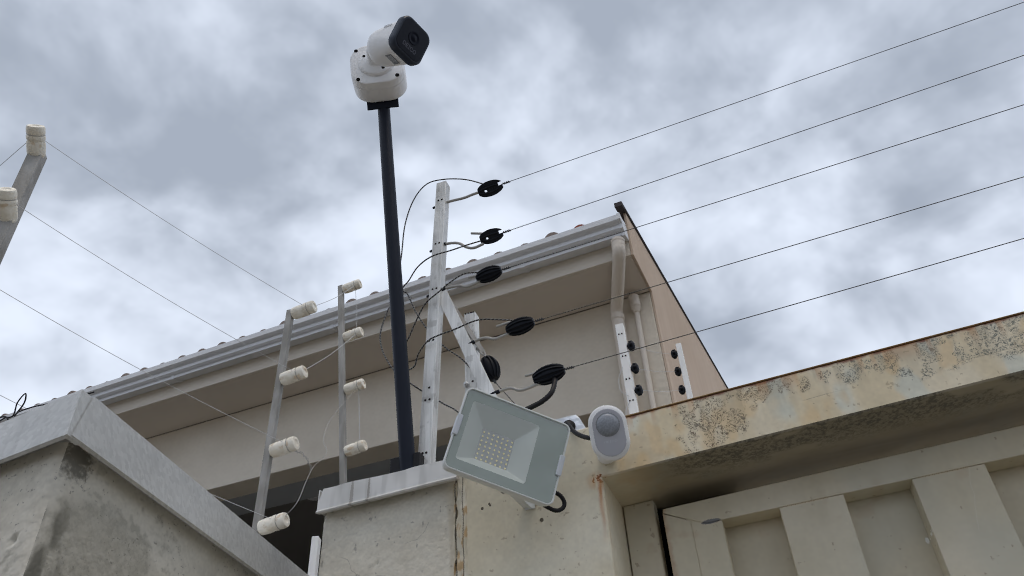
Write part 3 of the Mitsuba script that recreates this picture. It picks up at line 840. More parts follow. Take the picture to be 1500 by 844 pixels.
wp1 = thing('fence_post', 'white fence post with black knobs in front of the house downpipe', 'fence post')
obj('post', box(-0.0155, 0.0155, -0.014, 0.014, 2.602, 3.253, (g2w(0.120, -0.9, 0), GH, GN, Z), ch=0.002), 'm_postwhite', wp1)
kn1 = [(0.149, 3.150), (0.150, 3.050), (0.151, 2.957)]
for s, z in kn1:
    obj('knob', knob(g2w(0.137, -0.9, z), GH), 'm_black', wp1, smooth=40)
obj('rivet', cat(*[rod(g2w(0.119 + dx, -0.887, z), g2w(0.119 + dx, -0.884, z), 0.0033, 8) for z in (3.205, 3.105, 3.005, 2.915) for dx in (-0.005, 0.007)]), 'm_hole', wp1, kind='stuff')
wp2 = thing('fence_post', 'white fence post with black knobs in front of the peach gable wall', 'fence post')
obj('post', box(-0.0115, 0.0115, -0.011, 0.011, 2.602, 3.358, (g2w(0.301, -1.3, 0), GH, GN, Z), ch=0.002), 'm_postwhite', wp2)
kn2 = [(0.279, 3.315), (0.276, 3.228), (0.273, 3.139)]
for s, z in kn2:
    obj('knob', knob(g2w(0.2895, -1.3, z), -GH), 'm_black', wp2, smooth=40)
nm = ['topmost', 'middle', 'lowest']
for i in range(3):
    a, b = g2w(0.152, -0.9, kn1[i][1]), g2w(0.268, -1.3, kn2[i][1])
    obj('short_wire', tube(spline([a, (a + b) / 2 - Z * 0.006, b], 6), 0.0008, 6), 'm_palewire', label=f'{nm[i]} thin grey wire strung between the two white fence posts', category='wire')
lp = spline([g2w(0.108, -0.885, 3.06), g2w(0.088, -0.88, 3.01), g2w(0.088, -0.88, 2.96), g2w(0.115, -0.88, 2.93)], 8)
obj('loop_wire', cat(tube(lp, 0.0012, 6), tube(spline([g2w(0.112, -0.885, 2.91), g2w(0.095, -0.88, 2.875), g2w(0.092, -0.88, 2.82), g2w(0.10, -0.88, 2.75)], 8), 0.0012, 6)), 'm_palewire', label='thin grey wire loops left of the white post by the downpipe', category='wire')

# ------------------------------------------------------------------ aluminium corner post of the electric fence
acp = thing('corner_fence_post', 'tall weathered aluminium fence post with diagonal brace on the gate pillar', 'fence post')
ax_ = (g2w(-0.3023 + 0.0205, -0.03, 2.36) + 0.0, g2w(-0.262 + 0.0205, -0.03, 3.350))
zdir = (ax_[1] - ax_[0]) / np.linalg.norm(ax_[1] - ax_[0])
pl = np.linalg.norm(ax_[1] - ax_[0])
PF = (ax_[0], GH, GN, zdir)
ch_ = [(-0.0165, -0.0165), (0.0165, -0.0165), (0.0165, 0.0165), (-0.0165, 0.0165), (-0.0165, 0.0150), (0.0145, 0.0150), (0.0145, -0.0145), (-0.0145, -0.0145), (-0.0145, 0.0130), (-0.0165, 0.0130)]
post = prism([(-0.0165, -0.0165), (0.0165, -0.0165), (0.0165, 0.0165), (-0.0165, 0.0165)], 0, pl, 0.0012)
hollow = [box(-0.0165, 0.0165, 0.0145, 0.0165, 0, pl, ch=0.0006), box(-0.0165, 0.0165, -0.0165, -0.0145, 0, pl - 0.0, ch=0.0006), box(-0.0165, -0.0145, -0.0144, 0.0144, 0, pl, ch=0.0006), box(0.0145, 0.0165, -0.0144, 0.0144, 0, pl, ch=0.0006)]
obj('post', put(cat(*hollow), PF), 'm_alu', acp, smooth=False)
hz = lambda z: (z - 2.36) / zdir[2]
holes = []
for z, xs in ((3.270, (-0.006, 0.006)), (3.092, (-0.006, 0.006)), (2.922, (-0.006, 0.006)), (2.747, (-0.006, 0.006)), (2.565, (-0.006, 0.006)), (2.600, (0.003,)), (2.418, (-0.004, 0.006))):
    for x in xs:
        holes.append(put(rod(V(x, 0.0166, hz(z)), V(x, 0.0172, hz(z)), 0.0034, 10), PF))
obj('rivet_hole', cat(*holes), 'm_hole', acp, kind='stuff')
for z in (3.258, 3.080, 2.912):
    obj('screw', put(cat(rod(V(-0.0165, 0.004, hz(z)), V(-0.026, 0.006, hz(z) - 0.002), 0.004, 10), rod(V(-0.024, 0.006, hz(z) - 0.002), V(-0.029, 0.007, hz(z) - 0.004), 0.0032, 8)), PF), 'm_black', acp)
# braces
def bar(p0, p1, w, t, nrm):
    z = (np.asarray(p1) - p0)
    L = np.linalg.norm(z)
    z /= L
    y = nrm - z * (nrm @ z)
    y /= np.linalg.norm(y)
    x = np.cross(y, z)
    return put(box(-w / 2, w / 2, -t / 2, t / 2, 0, L, ch=0.001), (np.asarray(p0), x, y, z))
b0, b1 = g2w(-0.240, -0.026, 2.905), g2w(-0.082, -0.026, 2.475)
obj('brace', bar(b0 + (b0 - b1) * 0.02, b1, 0.033, 0.0015, GN), 'm_alu', acp, smooth=False)
obj('brace', bar(g2w(-0.258, -0.06, 2.955), g2w(-0.155, -0.118, 2.74), 0.016, 0.002, GN + GH), 'm_dullalu', acp, smooth=False)
rods = []
HOOKS = [[(-0.218, 1.707, 3.268), (-0.198, 1.701, 3.269), (-0.167, 1.691, 3.268), (-0.131, 1.680, 3.266), (-0.105, 1.672, 3.270), (-0.078, 1.663, 3.271)],
         [(-0.218, 1.707, 3.098), (-0.197, 1.701, 3.097), (-0.167, 1.692, 3.092), (-0.146, 1.685, 3.081), (-0.127, 1.679, 3.061), (-0.105, 1.672, 3.050), (-0.075, 1.663, 3.056)],
         [(-0.218, 1.707, 2.926), (-0.200, 1.702, 2.926), (-0.167, 1.692, 2.926), (-0.145, 1.685, 2.921), (-0.125, 1.678, 2.912), (-0.088, 1.667, 2.921)],
         [(-0.135, 1.683, 2.712), (-0.121, 1.677, 2.716), (-0.100, 1.670, 2.723), (-0.077, 1.663, 2.723), (-0.054, 1.655, 2.712), (-0.035, 1.649, 2.715), (-0.010, 1.642, 2.720)],
         [(-0.075, 1.663, 2.547), (-0.063, 1.658, 2.549), (-0.042, 1.652, 2.553), (-0.019, 1.644, 2.554), (0.004, 1.637, 2.542), (0.027, 1.630, 2.544), (0.055, 1.621, 2.550)]]
for hk in HOOKS:
    obj('hook_rod', tube(spline(hk, 6), 0.0042, 10), 'm_rodsteel', acp, smooth=40)
for hk in HOOKS:
    a, b = np.array(hk[0]), np.array(hk[1])
    obj('rod_sleeve', rod(a, a + (b - a) / np.linalg.norm(b - a) * 0.030, 0.0054, 10), 'm_black', acp, smooth=40)

rfp = thing('rear_fence_post', 'short bolted aluminium fence post half hidden behind the floodlight', 'fence post')
RP = (g2w(-0.191, -0.125, 0) , GH, GN, Z)
obj('post', cat(box(-0.0165, 0.0165, 0.0145, 0.0165, 2.40, 2.882, RP, ch=0.0006), box(-0.0165, 0.0165, -0.0165, -0.0145, 2.40, 2.882, RP, ch=0.0006), box(-0.0165, -0.0145, -0.0144, 0.0144, 2.40, 2.882, RP, ch=0.0006), box(0.0145, 0.0165, -0.0144, 0.0144, 2.40, 2.882, RP, ch=0.0006)), 'm_alu', rfp, smooth=False)
for z in (2.805, 2.642):
    q = RP[0] + GH * (-0.0165 + 0.005) + GN * 0.0165 + Z * z
    obj('bolt', cat(lathe([(0.0085, 0), (0.0085, 0.003)], q, GN, 18), lathe([(0.0065, 0.003), (0.0065, 0.009), (0.005, 0.010)], q, GN, 6), lathe([(0.0035, 0.009), (0.0035, 0.014)], q, GN, 10)), 'm_steel', rfp)
obj('rivet_hole', cat(*[rod(RP[0] + GH * x + GN * 0.0166 + Z * z, RP[0] + GH * x + GN * 0.0172 + Z * z, 0.0032, 10) for x, z in ((0.006, 2.812), (0.006, 2.650), (0.004, 2.72))]), 'm_hole', rfp, kind='stuff')
obj('saw_tooth', cat(*[box(x - 0.003, x + 0.003, 0.0166, 0.0170, 2.8775, 2.8822, RP, ch=0.0005) for x in (-0.012, -0.003, 0.005, 0.012)]), 'm_hole', rfp, kind='stuff')
obj('hook_rod', tube(spline([g2w(-0.176, -0.118, 2.762), g2w(-0.160, -0.112, 2.735), g2w(-0.138, -0.107, 2.712), g2w(-0.118, -0.105, 2.700)], 6), 0.0026, 10), 'm_rodsteel', rfp, smooth=40)

# ------------------------------------------------------------------ strain insulators
def oval(L, W, holes=True, n=40):
    a = np.linspace(0, 2 * np.pi, n, endpoint=False)
    P = Polygon(np.column_stack([L * np.cos(a), W * np.sin(a)]))
    P = P.intersection(sbox(-L * 0.90, -W, L * 0.90, W))
    if holes:
        P = P.difference(Point(-L * 0.36, -W * 0.16).buffer(W * 0.19)).difference(sbox(L * 0.62, -W * 0.02, L * 0.91, W * 0.40))
    return P


def extr(P, t):
    m = trimesh.creation.extrude_polygon(P, t, engine='earcut')
    m.vertices[:, 2] -= t / 2
    return m


def insulator(center, axis, roll, L=0.045, W=0.0235, closed=True):
    """ribbed strain insulator: crossing oval fins round a slim core"""
    z = np.asarray(axis, float) / np.linalg.norm(axis)
    view = STREET - center
    y = view - z * (view @ z)
    y /= np.linalg.norm(y)
    x = np.cross(y, z)
    ms = []
    def fin(ang, w, t, hl):
        c, s = math.cos(ang), math.sin(ang)
        F = (np.asarray(center, float), z, x * c + y * s, -x * s + y * c)
        return put(extr(oval(L, w, hl), t), F)
    if closed:
        for k in range(6):
            ms.append(fin(roll + k * math.pi / 6, W, 0.0034, False))
        ang = np.linspace(0, math.pi, 16)[1:-1]
        ms.append(lathe([(W * 0.78 * math.sin(a), -L * 0.86 * math.cos(a)) for a in ang], center, z, 20))
    else:
        ms.append(fin(roll, W, 0.009, True))
        for v0 in (0.28, -0.45):
            for dy in (-1, 1):
                ms.append(tube([np.asarray(center) + z * L * u + (x * math.cos(roll) + y * math.sin(roll)) * W * v0 * (1 - 0.8 * u * u) + (y * math.cos(roll) - x * math.sin(roll)) * dy * 0.0045 for u in np.linspace(-0.8, 0.55, 9)], 0.0028, 8))
    return cat(*ms)


STREET = V(0.2, -0.5, 1.4)     # the street side, towards which each insulator turns a broad face
AXES = [((-0.048, 1.654, 3.274), (-0.088, 1.666, 3.269), (-0.007, 1.641, 3.278)), ((-0.051, 1.654, 3.076), (-0.086, 1.666, 3.073), (-0.014, 1.643, 3.0775)),
        ((-0.063, 1.658, 2.936), (-0.099, 1.670, 2.930), (-0.022, 1.645, 2.940)), ((0.015, 1.633, 2.733), (-0.022, 1.645, 2.727), (0.057, 1.620, 2.738)), ((0.078, 1.613, 2.568), (0.036, 1.627, 2.561), (0.119, 1.600, 2.573))]
WIREEND = [(1.429, 1.183, 3.385), (1.350, 1.208, 3.190), (1.283, 1.229, 3.025), (1.196, 1.257, 2.809), (1.130, 1.278, 2.644)]
ordn = ['topmost', 'second from the top', 'third from the top', 'fourth from the top', 'lowest']
hold = ['on the tall post, against open sky', 'on the tall post, against a bright cloud', 'in front of the white gutter', 'in front of the dark eave', 'right above the floodlight']
for i, (c, a, b) in enumerate(AXES):
    c, a, b = map(np.array, (c, a, b))
    L = np.linalg.norm(b - a) / 2 * 1.03
    obj('strain_insulator', insulator(c, b - a, 0.1 if i < 2 else 0.35, L, L * (0.54 if i < 2 else 0.53), i >= 2), 'm_black', smooth=25,
        label=f'{ordn[i]} black strain insulator {hold[i]}', category='insulator', group='black strain insulators at the start of the long wires')
    e = np.array(WIREEND[i])
    s0 = b + (b - a) / np.linalg.norm(b - a) * (-0.006)
    dirn = (e - s0) / np.linalg.norm(e - s0)
    far = s0 + (e - s0) * 2.6
    pts = np.array([s0 + (far - s0) * t - Z * 0.030 * (t * (1 - t)) for t in np.linspace(0, 1, 40)])
    wm = tube(pts, 0.00105, 6)
    bx = basis(dirn)
    tw = [s0 + dirn * (0.004 + 0.024 * t) + (bx[0] * math.cos(t * 26) + bx[1] * math.sin(t * 26)) * 0.0024 for t in np.linspace(0, 1, 50)]
    obj('fence_wire', cat(wm, tube(tw, 0.0017, 6)), 'm_wire', smooth=40, label=f'{ordn[i]} of the five long dark fence wires running up to the right', category='wire', group='long dark fence wires')
TAILS = [None, [(-0.111, 1.663, 3.100), (-0.075, 1.652, 3.086)], [(-0.122, 1.667, 2.935), (-0.090, 1.657, 2.935)], [(-0.048, 1.643, 2.743), (-0.010, 1.632, 2.748)], [(0.019, 1.622, 2.573), (0.052, 1.612, 2.576)]]
for t in TAILS:
    if t:
        obj('hook_tail', rod(V(*t[0]), V(*t[1]), 0.0038, 10), 'm_rodsteel', acp, smooth=40)
ri = insulator(V(-0.073, 1.746, 2.678), V(0.028, -0.009, -0.093), 0.2, 0.042, 0.027, True)
obj('strain_insulator', ri, 'm_black', smooth=25, label='rounder black strain insulator hanging steeply beside the rear fence post', category='insulator')
obj('hook_tail', rod(V(-0.088, 1.750, 2.735), V(-0.078, 1.747, 2.70), 0.003, 10), 'm_rodsteel', rfp, smooth=40)
obj('drop_wire', cat(tube([(-0.063, 1.742, 2.640), (-0.061, 1.742, 2.632), (-0.007, 1.703, 2.535), (0.060, 1.655, 2.415)], 0.0011, 6), rod(V(-0.065, 1.743, 2.642), V(-0.060, 1.740, 2.628), 0.0035, 8)), 'm_wire', label='thin wire dropping from the rounder black insulator behind the floodlight', category='wire')

# ------------------------------------------------------------------ twisted jumper cables
CABLE_A = [(-0.062, 1.660, 3.292), (-0.075, 1.662, 3.306), (-0.132, 1.701, 3.370), (-0.201, 1.723, 3.399), (-0.260, 1.742, 3.401), (-0.303, 1.756, 3.346), (-0.329, 1.764, 3.244), (-0.336, 1.764, 3.104), (-0.353, 1.772, 2.964), (-0.373, 1.778, 2.908), (-0.388, 1.783, 2.839), (-0.374, 1.778, 2.770), (-0.333, 1.766, 2.696), (-0.278, 1.748, 2.639), (-0.248, 1.770, 2.626), (-0.200, 1.754, 2.583), (-0.157, 1.720, 2.535), (-0.108, 1.694, 2.451)]
CABLE_B = [(-0.082, 1.664, 3.069), (-0.122, 1.661, 3.054), (-0.172, 1.662, 3.037), (-0.228, 1.668, 3.024), (-0.277, 1.727, 3.037), (-0.308, 1.757, 3.010), (-0.332, 1.776, 2.991), (-0.316, 1.791, 2.986), (-0.289, 1.793, 2.919), (-0.251, 1.792, 2.849), (-0.199, 1.775, 2.775), (-0.152, 1.760, 2.724), (-0.112, 1.748, 2.665)]
CABLE_C = [(-0.090, 1.667, 2.952), (-0.133, 1.660, 2.945), (-0.172, 1.662, 2.920), (-0.206, 1.668, 2.892), (-0.246, 1.690, 2.870), (-0.276, 1.726, 2.839), (-0.295, 1.745, 2.805), (-0.313, 1.769, 2.778), (-0.306, 1.767, 2.708), (-0.279, 1.740, 2.697), (-0.266, 1.723, 2.726), (-0.235, 1.678, 2.735), (-0.204, 1.664, 2.742), (-0.163, 1.657, 2.752), (-0.115, 1.644, 2.764), (-0.087, 1.635, 2.764), (-0.056, 1.635, 2.762), (-0.005, 1.634, 2.755)]
for pts, lab in ((CABLE_A, 'twisted black cable arching over the tall post, then looping left behind the black pole'), (CABLE_B, 'twisted black cable from the second insulator, crossing the tall post and dropping behind it'), (CABLE_C, 'twisted black cable linking the third and fourth insulators across the tall post')):
    m, uv = tube(spline(pts, 8), 0.0021, 8, uv=True)
    obj('jumper_cable', m, 'm_cable', smooth=True, uv=uv, label=lab, category='cable')
obj('power_cable', tube(spline([(0.090, 1.603, 2.548), (0.090, 1.595, 2.535), (0.079, 1.582, 2.499), (0.056, 1.583, 2.478), (0.031, 1.585, 2.466), (0.006, 1.583, 2.452), (-0.010, 1.565, 2.42), (-0.02, 1.545, 2.375)], 8), 0.0062, 12), 'm_rubber', smooth=40, label='thick black cable from the lowest insulator down behind the floodlight', category='cable')

# ------------------------------------------------------------------ pole and security camera
K = V(-0.381, 1.419, 3.623)
bx_, by_, bz_ = V(.995, .0082, .0996), V(-.0966, -.1736, .9801), V(.0253, -.9848, -.1719)
ptop, pbase = K - by_ * 0.088 - bz_ * 0.107, V(-0.277, 1.695, 2.362)
pole = thing('camera_pole', 'black metal pole on the gate pillar holding the security camera', 'pole')
obj('shaft', tube(np.array([pbase + (ptop - pbase) * t for t in np.linspace(0, 1, 6)]), 0.0195, 24), 'm_pole', pole, smooth=40)
obj('base_plate', box(-0.358, -0.279, -0.035, 0.012, 2.366, 2.419, GF, ch=0.001, slope=0.03), 'm_rubber', pole)
q = g2w(-0.312, 0.012, 2.3935)
obj('bolt', cat(lathe([(0.0095, 0), (0.0095, 0.002)], q, GN, 18), lathe([(0.0085, 0.002), (0.0085, 0.008), (0.007, 0.010)], q, GN, 6)), 'm_steel', pole)
obj('top_plate', box(-0.050, 0.050, -0.108, 0.02, -0.092, -0.0865, (K, bx_, by_, bz_), ch=0.001), 'm_pole', pole)

scam = thing('security_camera', 'white bullet security camera with dark square face on a round-cornered junction box', 'security camera')
BF = (K, bx_, by_, bz_)
W = 0.168
obj('junction_box', rloft(W, W, 0.058, [(0.012, -0.085), (0.0, -0.083), (0.0, -0.030), (0.0025, -0.029), (0.0025, -0.0265), (0.0, -0.0255), (0.001, -0.008), (0.004, -0.002), (0.010, 0.0), (0.05, 0.0005)], BF, 10), 'm_white', scam, smooth=35)
for sx, sy in ((-1, 1), (1, 1), (1, -1), (-1, -1)):
    q = K + bx_ * sx * 0.0606 + by_ * sy * 0.0606
    obj('screw_hole', lathe([(0.0062, -0.001), (0.0062, 0.0012), (0.004, 0.0014), (0.0035, 0.0008)], q, bz_, 14), 'm_hole', scam, smooth=False)
obj('mounting_disc', lathe([(0.056, 0), (0.056, 0.004), (0.053, 0.009), (0.046, 0.012), (0.030, 0.014), (0.026, 0.018), (0.024, 0.03), (0.025, 0.036), (0.0, 0.040)], K + bz_ * 0.0006, bz_, 36), 'm_white', scam, smooth=35)
for ang in (150, 300, 45):
    t = math.radians(ang)
    q = K + (bx_ * math.cos(t) + by_ * math.sin(t)) * 0.041 + bz_ * 0.0125
    obj('screw_hole', lathe([(0.0052, -0.001), (0.0052, 0.0014), (0.003, 0.0016)], q, bz_, 12), 'm_hole', scam, smooth=False)
ca = V(.7215, -.4865, -.4927)
ca /= np.linalg.norm(ca)
# the body's own axes: its face is a rounded square turned on its corner
side = np.cross(V(0, 0, 1), ca); side /= np.linalg.norm(side)
upc = np.cross(ca, side)
ROT = math.radians(0.3)
cx_ = side * math.cos(ROT) + upc * math.sin(ROT)
cy_ = -side * math.sin(ROT) + upc * math.cos(ROT)
REAR = V(-0.360, 1.341, 3.576) + ca * 0.003
FL = 0.165
def crings(steps):
    rings = []
    for pos, hw, r in steps:
        hw, r = hw * 0.92, r * 0.92
        p = rrect(2 * hw, 2 * hw, min(r, hw * 0.999), 10)
        rings.append(REAR + p[:, :1] * cx_ + p[:, 1:] * cy_ + ca * pos)
    return loft(rings)
body = obj('body', crings([(0.0, 0.030, 0.030), (0.004, 0.046, 0.046), (0.012, 0.054, 0.054), (0.028, 0.0585, 0.057), (0.06, 0.0585, 0.050), (0.10, 0.058, 0.040), (0.138, 0.0575, 0.032)]), 'm_white', scam, smooth=35)
obj('rim', crings([(0.136, 0.0560, 0.030), (0.1365, 0.0605, 0.030), (0.140, 0.062, 0.030), (0.158, 0.0615, 0.030), (0.163, 0.058, 0.028), (0.1642, 0.054, 0.026)]), 'm_camrim', scam, smooth=35)
face = obj('face', crings([(0.160, 0.0545, 0.026), (0.1648, 0.0540, 0.026), (0.1655, 0.0525, 0.025)]), 'm_camface', scam, smooth=35)
FF = REAR + ca * 0.1655
obj('lens', lathe([(0.020, 0), (0.020, 0.0015), (0.017, 0.002), (0.0135, 0.0004), (0.010, 0.0006), (0.006, 0.0022), (0.0, 0.003)], FF + cy_ * 0.006, ca, 30), 'm_lens', face, smooth=35)
txt = meshkit.text_mesh('DEICO', 0.0125, 0.0006, bold=True)
txt.vertices[:, 0] -= txt.bounds[:, 0].mean()
txt.vertices[:, 0] *= 0.95
obj('lettering', put(txt, (FF - cy_ * 0.034 + ca * 0.0002, cx_, cy_, ca)), 'm_paleprint', face, smooth=False, label='pale letters on the camera face')
# printed rating label and wordmark on the flank
def flank(pos, a, hw=0.0537):
    """point and frame on the body's lower-left flank"""
    return REAR + ca * pos - cy_ * hw + cx_ * a
obj('rating_label', put(box(-0.020, 0.020, -0.013, 0.013, 0, 0.0006, ch=0.0002), (flank(0.100, 0.004), cx_, ca, -cy_)), 'm_print', body)
for j in range(5):
    obj('label_print', put(box(-0.017 + 0.004 * (j % 2), 0.016 - 0.003 * (j % 3), -0.0009, 0.0009, 0, 0.0003, ch=0.0001), (flank(0.0905 + 0.0046 * j, 0.004, 0.0544), cx_, ca, -cy_)), 'm_clip', body)
wm = meshkit.text_mesh('DEICO', 0.008, 0.0005)
wm.vertices[:, 0] -= wm.bounds[:, 0].mean()
obj('lettering', put(wm, (REAR + ca * 0.095 - cx_ * 0.0541 + cy_ * 0.018, ca, cy_ * 1.0, -cx_)), 'm_print', body, smooth=False)
stem0, stem1 = K + bz_ * 0.034, REAR + ca * 0.022
obj('ball_joint', cat(put(trimesh.creation.icosphere(3, 0.024), (K + bz_ * 0.046, bx_, by_, bz_)), tube(np.array([K + bz_ * 0.046, (K + bz_ * 0.046) * 0.4 + stem1 * 0.6, stem1]), [0.021, 0.019, 0.030], 24)), 'm_white', scam, smooth=35)

# ------------------------------------------------------------------ floodlight
FC = V(-0.02728, 1.45717, 2.30733)
fx, fy, fz = V(0.89360, 0.35577, -0.27367), V(0.30617, -0.03730, 0.95124), V(0.32822, -0.93383, -0.14226)
FFm = (FC, fx, fy, fz)
fl = thing('floodlight', 'white LED floodlight with greenish glass tilted on its bracket at the cream post', 'floodlight')
FW, FH = 0.2445, 0.1865
obj('housing', rloft(FW, FH, 0.016, [(0.012, -0.034), (0.004, -0.030), (0.001, -0.012), (0.0, -0.008), (0.0, 0.0035), (0.001, 0.0045), (0.0032, 0.0045), (0.0038, 0.001), (0.0045, -0.028), (0.02, -0.0300)], FFm, 8), 'm_lamphousing', fl, smooth=30)


def rect3(x0, x1, y0, y1, w, r, n=6):
    p = rrect(x1 - x0, y1 - y0, r, n) + [(x0 + x1) / 2, (y0 + y1) / 2]
    return FC + p[:, :1] * fx + p[:, 1:] * fy + fz * w


def band(r0, r1):
    n = len(r0)
    v = np.vstack([r0, r1])
    f = [[i, (i + 1) % n, n + (i + 1) % n] for i in range(n)] + [[i, n + (i + 1) % n, n + i] for i in range(n)]
    return trimesh.Trimesh(v, f, process=False)


# enamelled mask behind the glass, sunken reflector, LED board
obj('mask', band(rect3(-FW / 2 + 0.004, FW / 2 - 0.004, -FH / 2 + 0.004, FH / 2 - 0.004, 0.0010, 0.012), rect3(-0.101, 0.054, -0.0675, 0.0665, 0.0005, 0.006)), 'm_mask', fl, smooth=False)
obj('reflector', band(rect3(-0.101, 0.054, -0.0675, 0.0665, 0.0006, 0.006), rect3(-0.060, 0.0148, -0.0435, 0.0268, -0.0270, 0.002)), 'm_reflector', fl, smooth=False)
bd = obj('led_board', put(box(-0.061, 0.0158, -0.0445, 0.0278, -0.0295, -0.0268, ch=0.0004), FFm), 'm_board', fl)
led = [put(box(-0.0019, 0.0019, -0.0019, 0.0019, -0.0267, -0.0256, ch=0.0004), (FC + fx * (-0.0551 + 0.0109 * i) + fy * (0.0195 - 0.01015 * j), fx, fy, fz)) for i in range(7) for j in range(7)]
obj('led_array', cat(*led), 'm_led', bd, kind='stuff', label='grid of small yellow LED chips')
obj('glass', put(box(-FW / 2 + 0.0045, FW / 2 - 0.0045, -FH / 2 + 0.0045, FH / 2 - 0.0045, 0.0028, 0.0030, ch=0.00002), FFm), 'm_glass', fl, smooth=False)
for sx, yc in ((-1, 0.0015), (1, -0.0025)):
    x = sx * (FW / 2 - 0.004)
    obj('clip', rloft(0.0115, 0.047, 0.003, [(0.001, -0.012), (0, -0.011), (0, 0.006), (0.001, 0.0072), (0.003, 0.0074)], (FC + fx * x + fy * yc, fx, fy, fz), 4), 'm_clip', fl)
# bracket to the wall
bm = [bar(g2w(-0.018, 0.002, 2.2265), g2w(-0.030, 0.105, 2.238), 0.022, 0.003, V(0.2, -0.3, 1.0)), bar(g2w(-0.012, 0.0025, 2.222), g2w(-0.012, 0.0025, 2.275), 0.024, 0.003, GN)]
obj('bracket', cat(*bm), 'm_lamphousing', fl)
obj('bracket_bolt', rod(g2w(-0.036, 0.090, 2.240), g2w(-0.040, 0.100, 2.230), 0.005, 12), 'm_rodsteel', fl)
obj('lamp_lead', tube(spline([FC + fx * (FW / 2 - 0.02) + fy * (-0.052) - fz * 0.03, FC + fx * (FW / 2 + 0.014) + fy * (-0.050) - fz * 0.03, FC + fx * (FW / 2 + 0.031) + fy * (-0.060) - fz * 0.03, FC + fx * (FW / 2 + 0.033) + fy * (-0.074) - fz * 0.03, FC + fx * (FW / 2 + 0.018) + fy * (-0.086) - fz * 0.03, FC + fx * (FW / 2 - 0.012) + fy * (-0.083) - fz * 0.032], 8), 0.0045, 12), 'm_rubber', fl, smooth=40)

# ------------------------------------------------------------------ motion sensor and its supply box
PC = V(0.186, 1.453, 2.320)
pz = V(-0.09, -1.0, -0.42); pz /= np.linalg.norm(pz)
px_ = np.cross(V(0, 0, 1), pz); px_ = -px_ if px_[0] < 0 else px_; px_ /= np.linalg.norm(px_)
py_ = np.cross(pz, px_)
cr, sr_ = math.cos(math.radians(3)), math.sin(math.radians(3))
px_, py_ = px_ * cr + py_ * sr_, py_ * cr - px_ * sr_
ms_ = thing('motion_sensor', 'white oval motion sensor with round lens on the cream portal', 'motion sensor')
PFm = (PC, px_, py_, pz)
obj('body', rloft(0.083, 0.118, 0.041, [(0.016, -0.034), (0.006, -0.030), (0.001, -0.018), (0.0, -0.006), (0.002, 0.004), (0.007, 0.008), (0.012, 0.0085)], PFm, 14), 'm_white', ms_, smooth=35)
fc_ = obj('front_plate', rloft(0.0655, 0.099, 0.0325, [(0.0, 0.006), (0.0, 0.0095), (0.0015, 0.0105), (0.02, 0.0106)], PFm, 14), 'm_greyface', ms_, smooth=35)
ang = np.linspace(0, math.pi / 2, 9)
obj('lens', lathe([(0.0235, 0.009), (0.0235, 0.012), (0.0225, 0.0125)] + [(0.0222 * math.cos(a), 0.0125 + 0.009 * math.sin(a)) for a in ang], PC + py_ * 0.0165, pz, 32), 'm_pir', ms_, smooth=40)
obj('lens_ring', lathe([(0.0238, 0.009), (0.0255, 0.0108), (0.0238, 0.0114)], PC + py_ * 0.0165, pz, 32), 'm_print', ms_)
emb = meshkit.text_mesh('DEICO', 0.0042, 0.0003)
emb.vertices[:, 0] -= emb.bounds[:, 0].mean()
emb.vertices[:, 0] *= 1.5
obj('embossing', put(emb, (PC - py_ * 0.021 + pz * 0.0106, px_, py_, pz)), 'm_clip', fc_, smooth=False)
obj('stalk', tube(np.array([PC - py_ * 0.030 - pz * 0.028, PC - py_ * 0.042 - pz * 0.040, g2w(0.176, 0.030, 2.300), g2w(0.175, 0.0015, 2.314)]), [0.013, 0.016, 0.019, 0.021], 20), 'm_white', ms_, smooth=35)
cb = thing('connection_box', 'bright metal connection box with black cable gland on top of the portal', 'box')
zt0 = bt(0.07)
obj('case', put(prism([(0.030, zt0 - 0.012), (0.128, zt0 + 0.010), (0.114, zt0 + 0.0480), (0.105, zt0 + 0.0600), (0.034, zt0 + 0.058)], -0.10, -0.035, 0.0012, 'b'), GF), 'm_mirror', cb, smooth=False)
q = g2w(0.086, -0.035, 2.418)
obj('gland', lathe([(0.016, 0), (0.016, 0.004), (0.012, 0.006), (0.012, 0.014), (0.009, 0.018), (0.0065, 0.022)], q, GN - Z * 0.25, 20), 'm_rubber', cb, smooth=30)
obj('sensor_cable', tube(spline([q + GN * 0.014, q + GN * 0.026 - Z * 0.010 + GH * 0.006, (0.122, 1.553, 2.376), (0.136, 1.527, 2.352), (0.153, 1.495, 2.330), (0.175, 1.482, 2.322)], 8), 0.0052, 12), 'm_rubber', smooth=40, label='short black cable from the connection box to the oval motion sensor', category='cable')

# ------------------------------------------------------------------ spool insulator posts on the boundary wall
def spool(o, axis, k=1.0):
    r = 0.0195 * k
    prof = [(r * 0.80, 0), (r * 0.93, 0.003 * k), (r * 0.98, 0.012 * k), (r * 1.0, 0.022 * k), (r * 0.99, 0.033 * k), (r * 0.925, 0.0352 * k), (r * 0.925, 0.0385 * k), (r * 1.0, 0.041 * k), (r * 1.02, 0.047 * k), (r * 0.94, 0.050 * k), (r * 0.94, 0.053 * k), (r * 1.0, 0.056 * k), (r * 0.99, 0.067 * k), (r * 0.90, 0.0715 * k), (r * 0.5, 0.0722 * k), (r * 0.40, 0.0700 * k)]
    return lathe(prof, o, axis, 28)


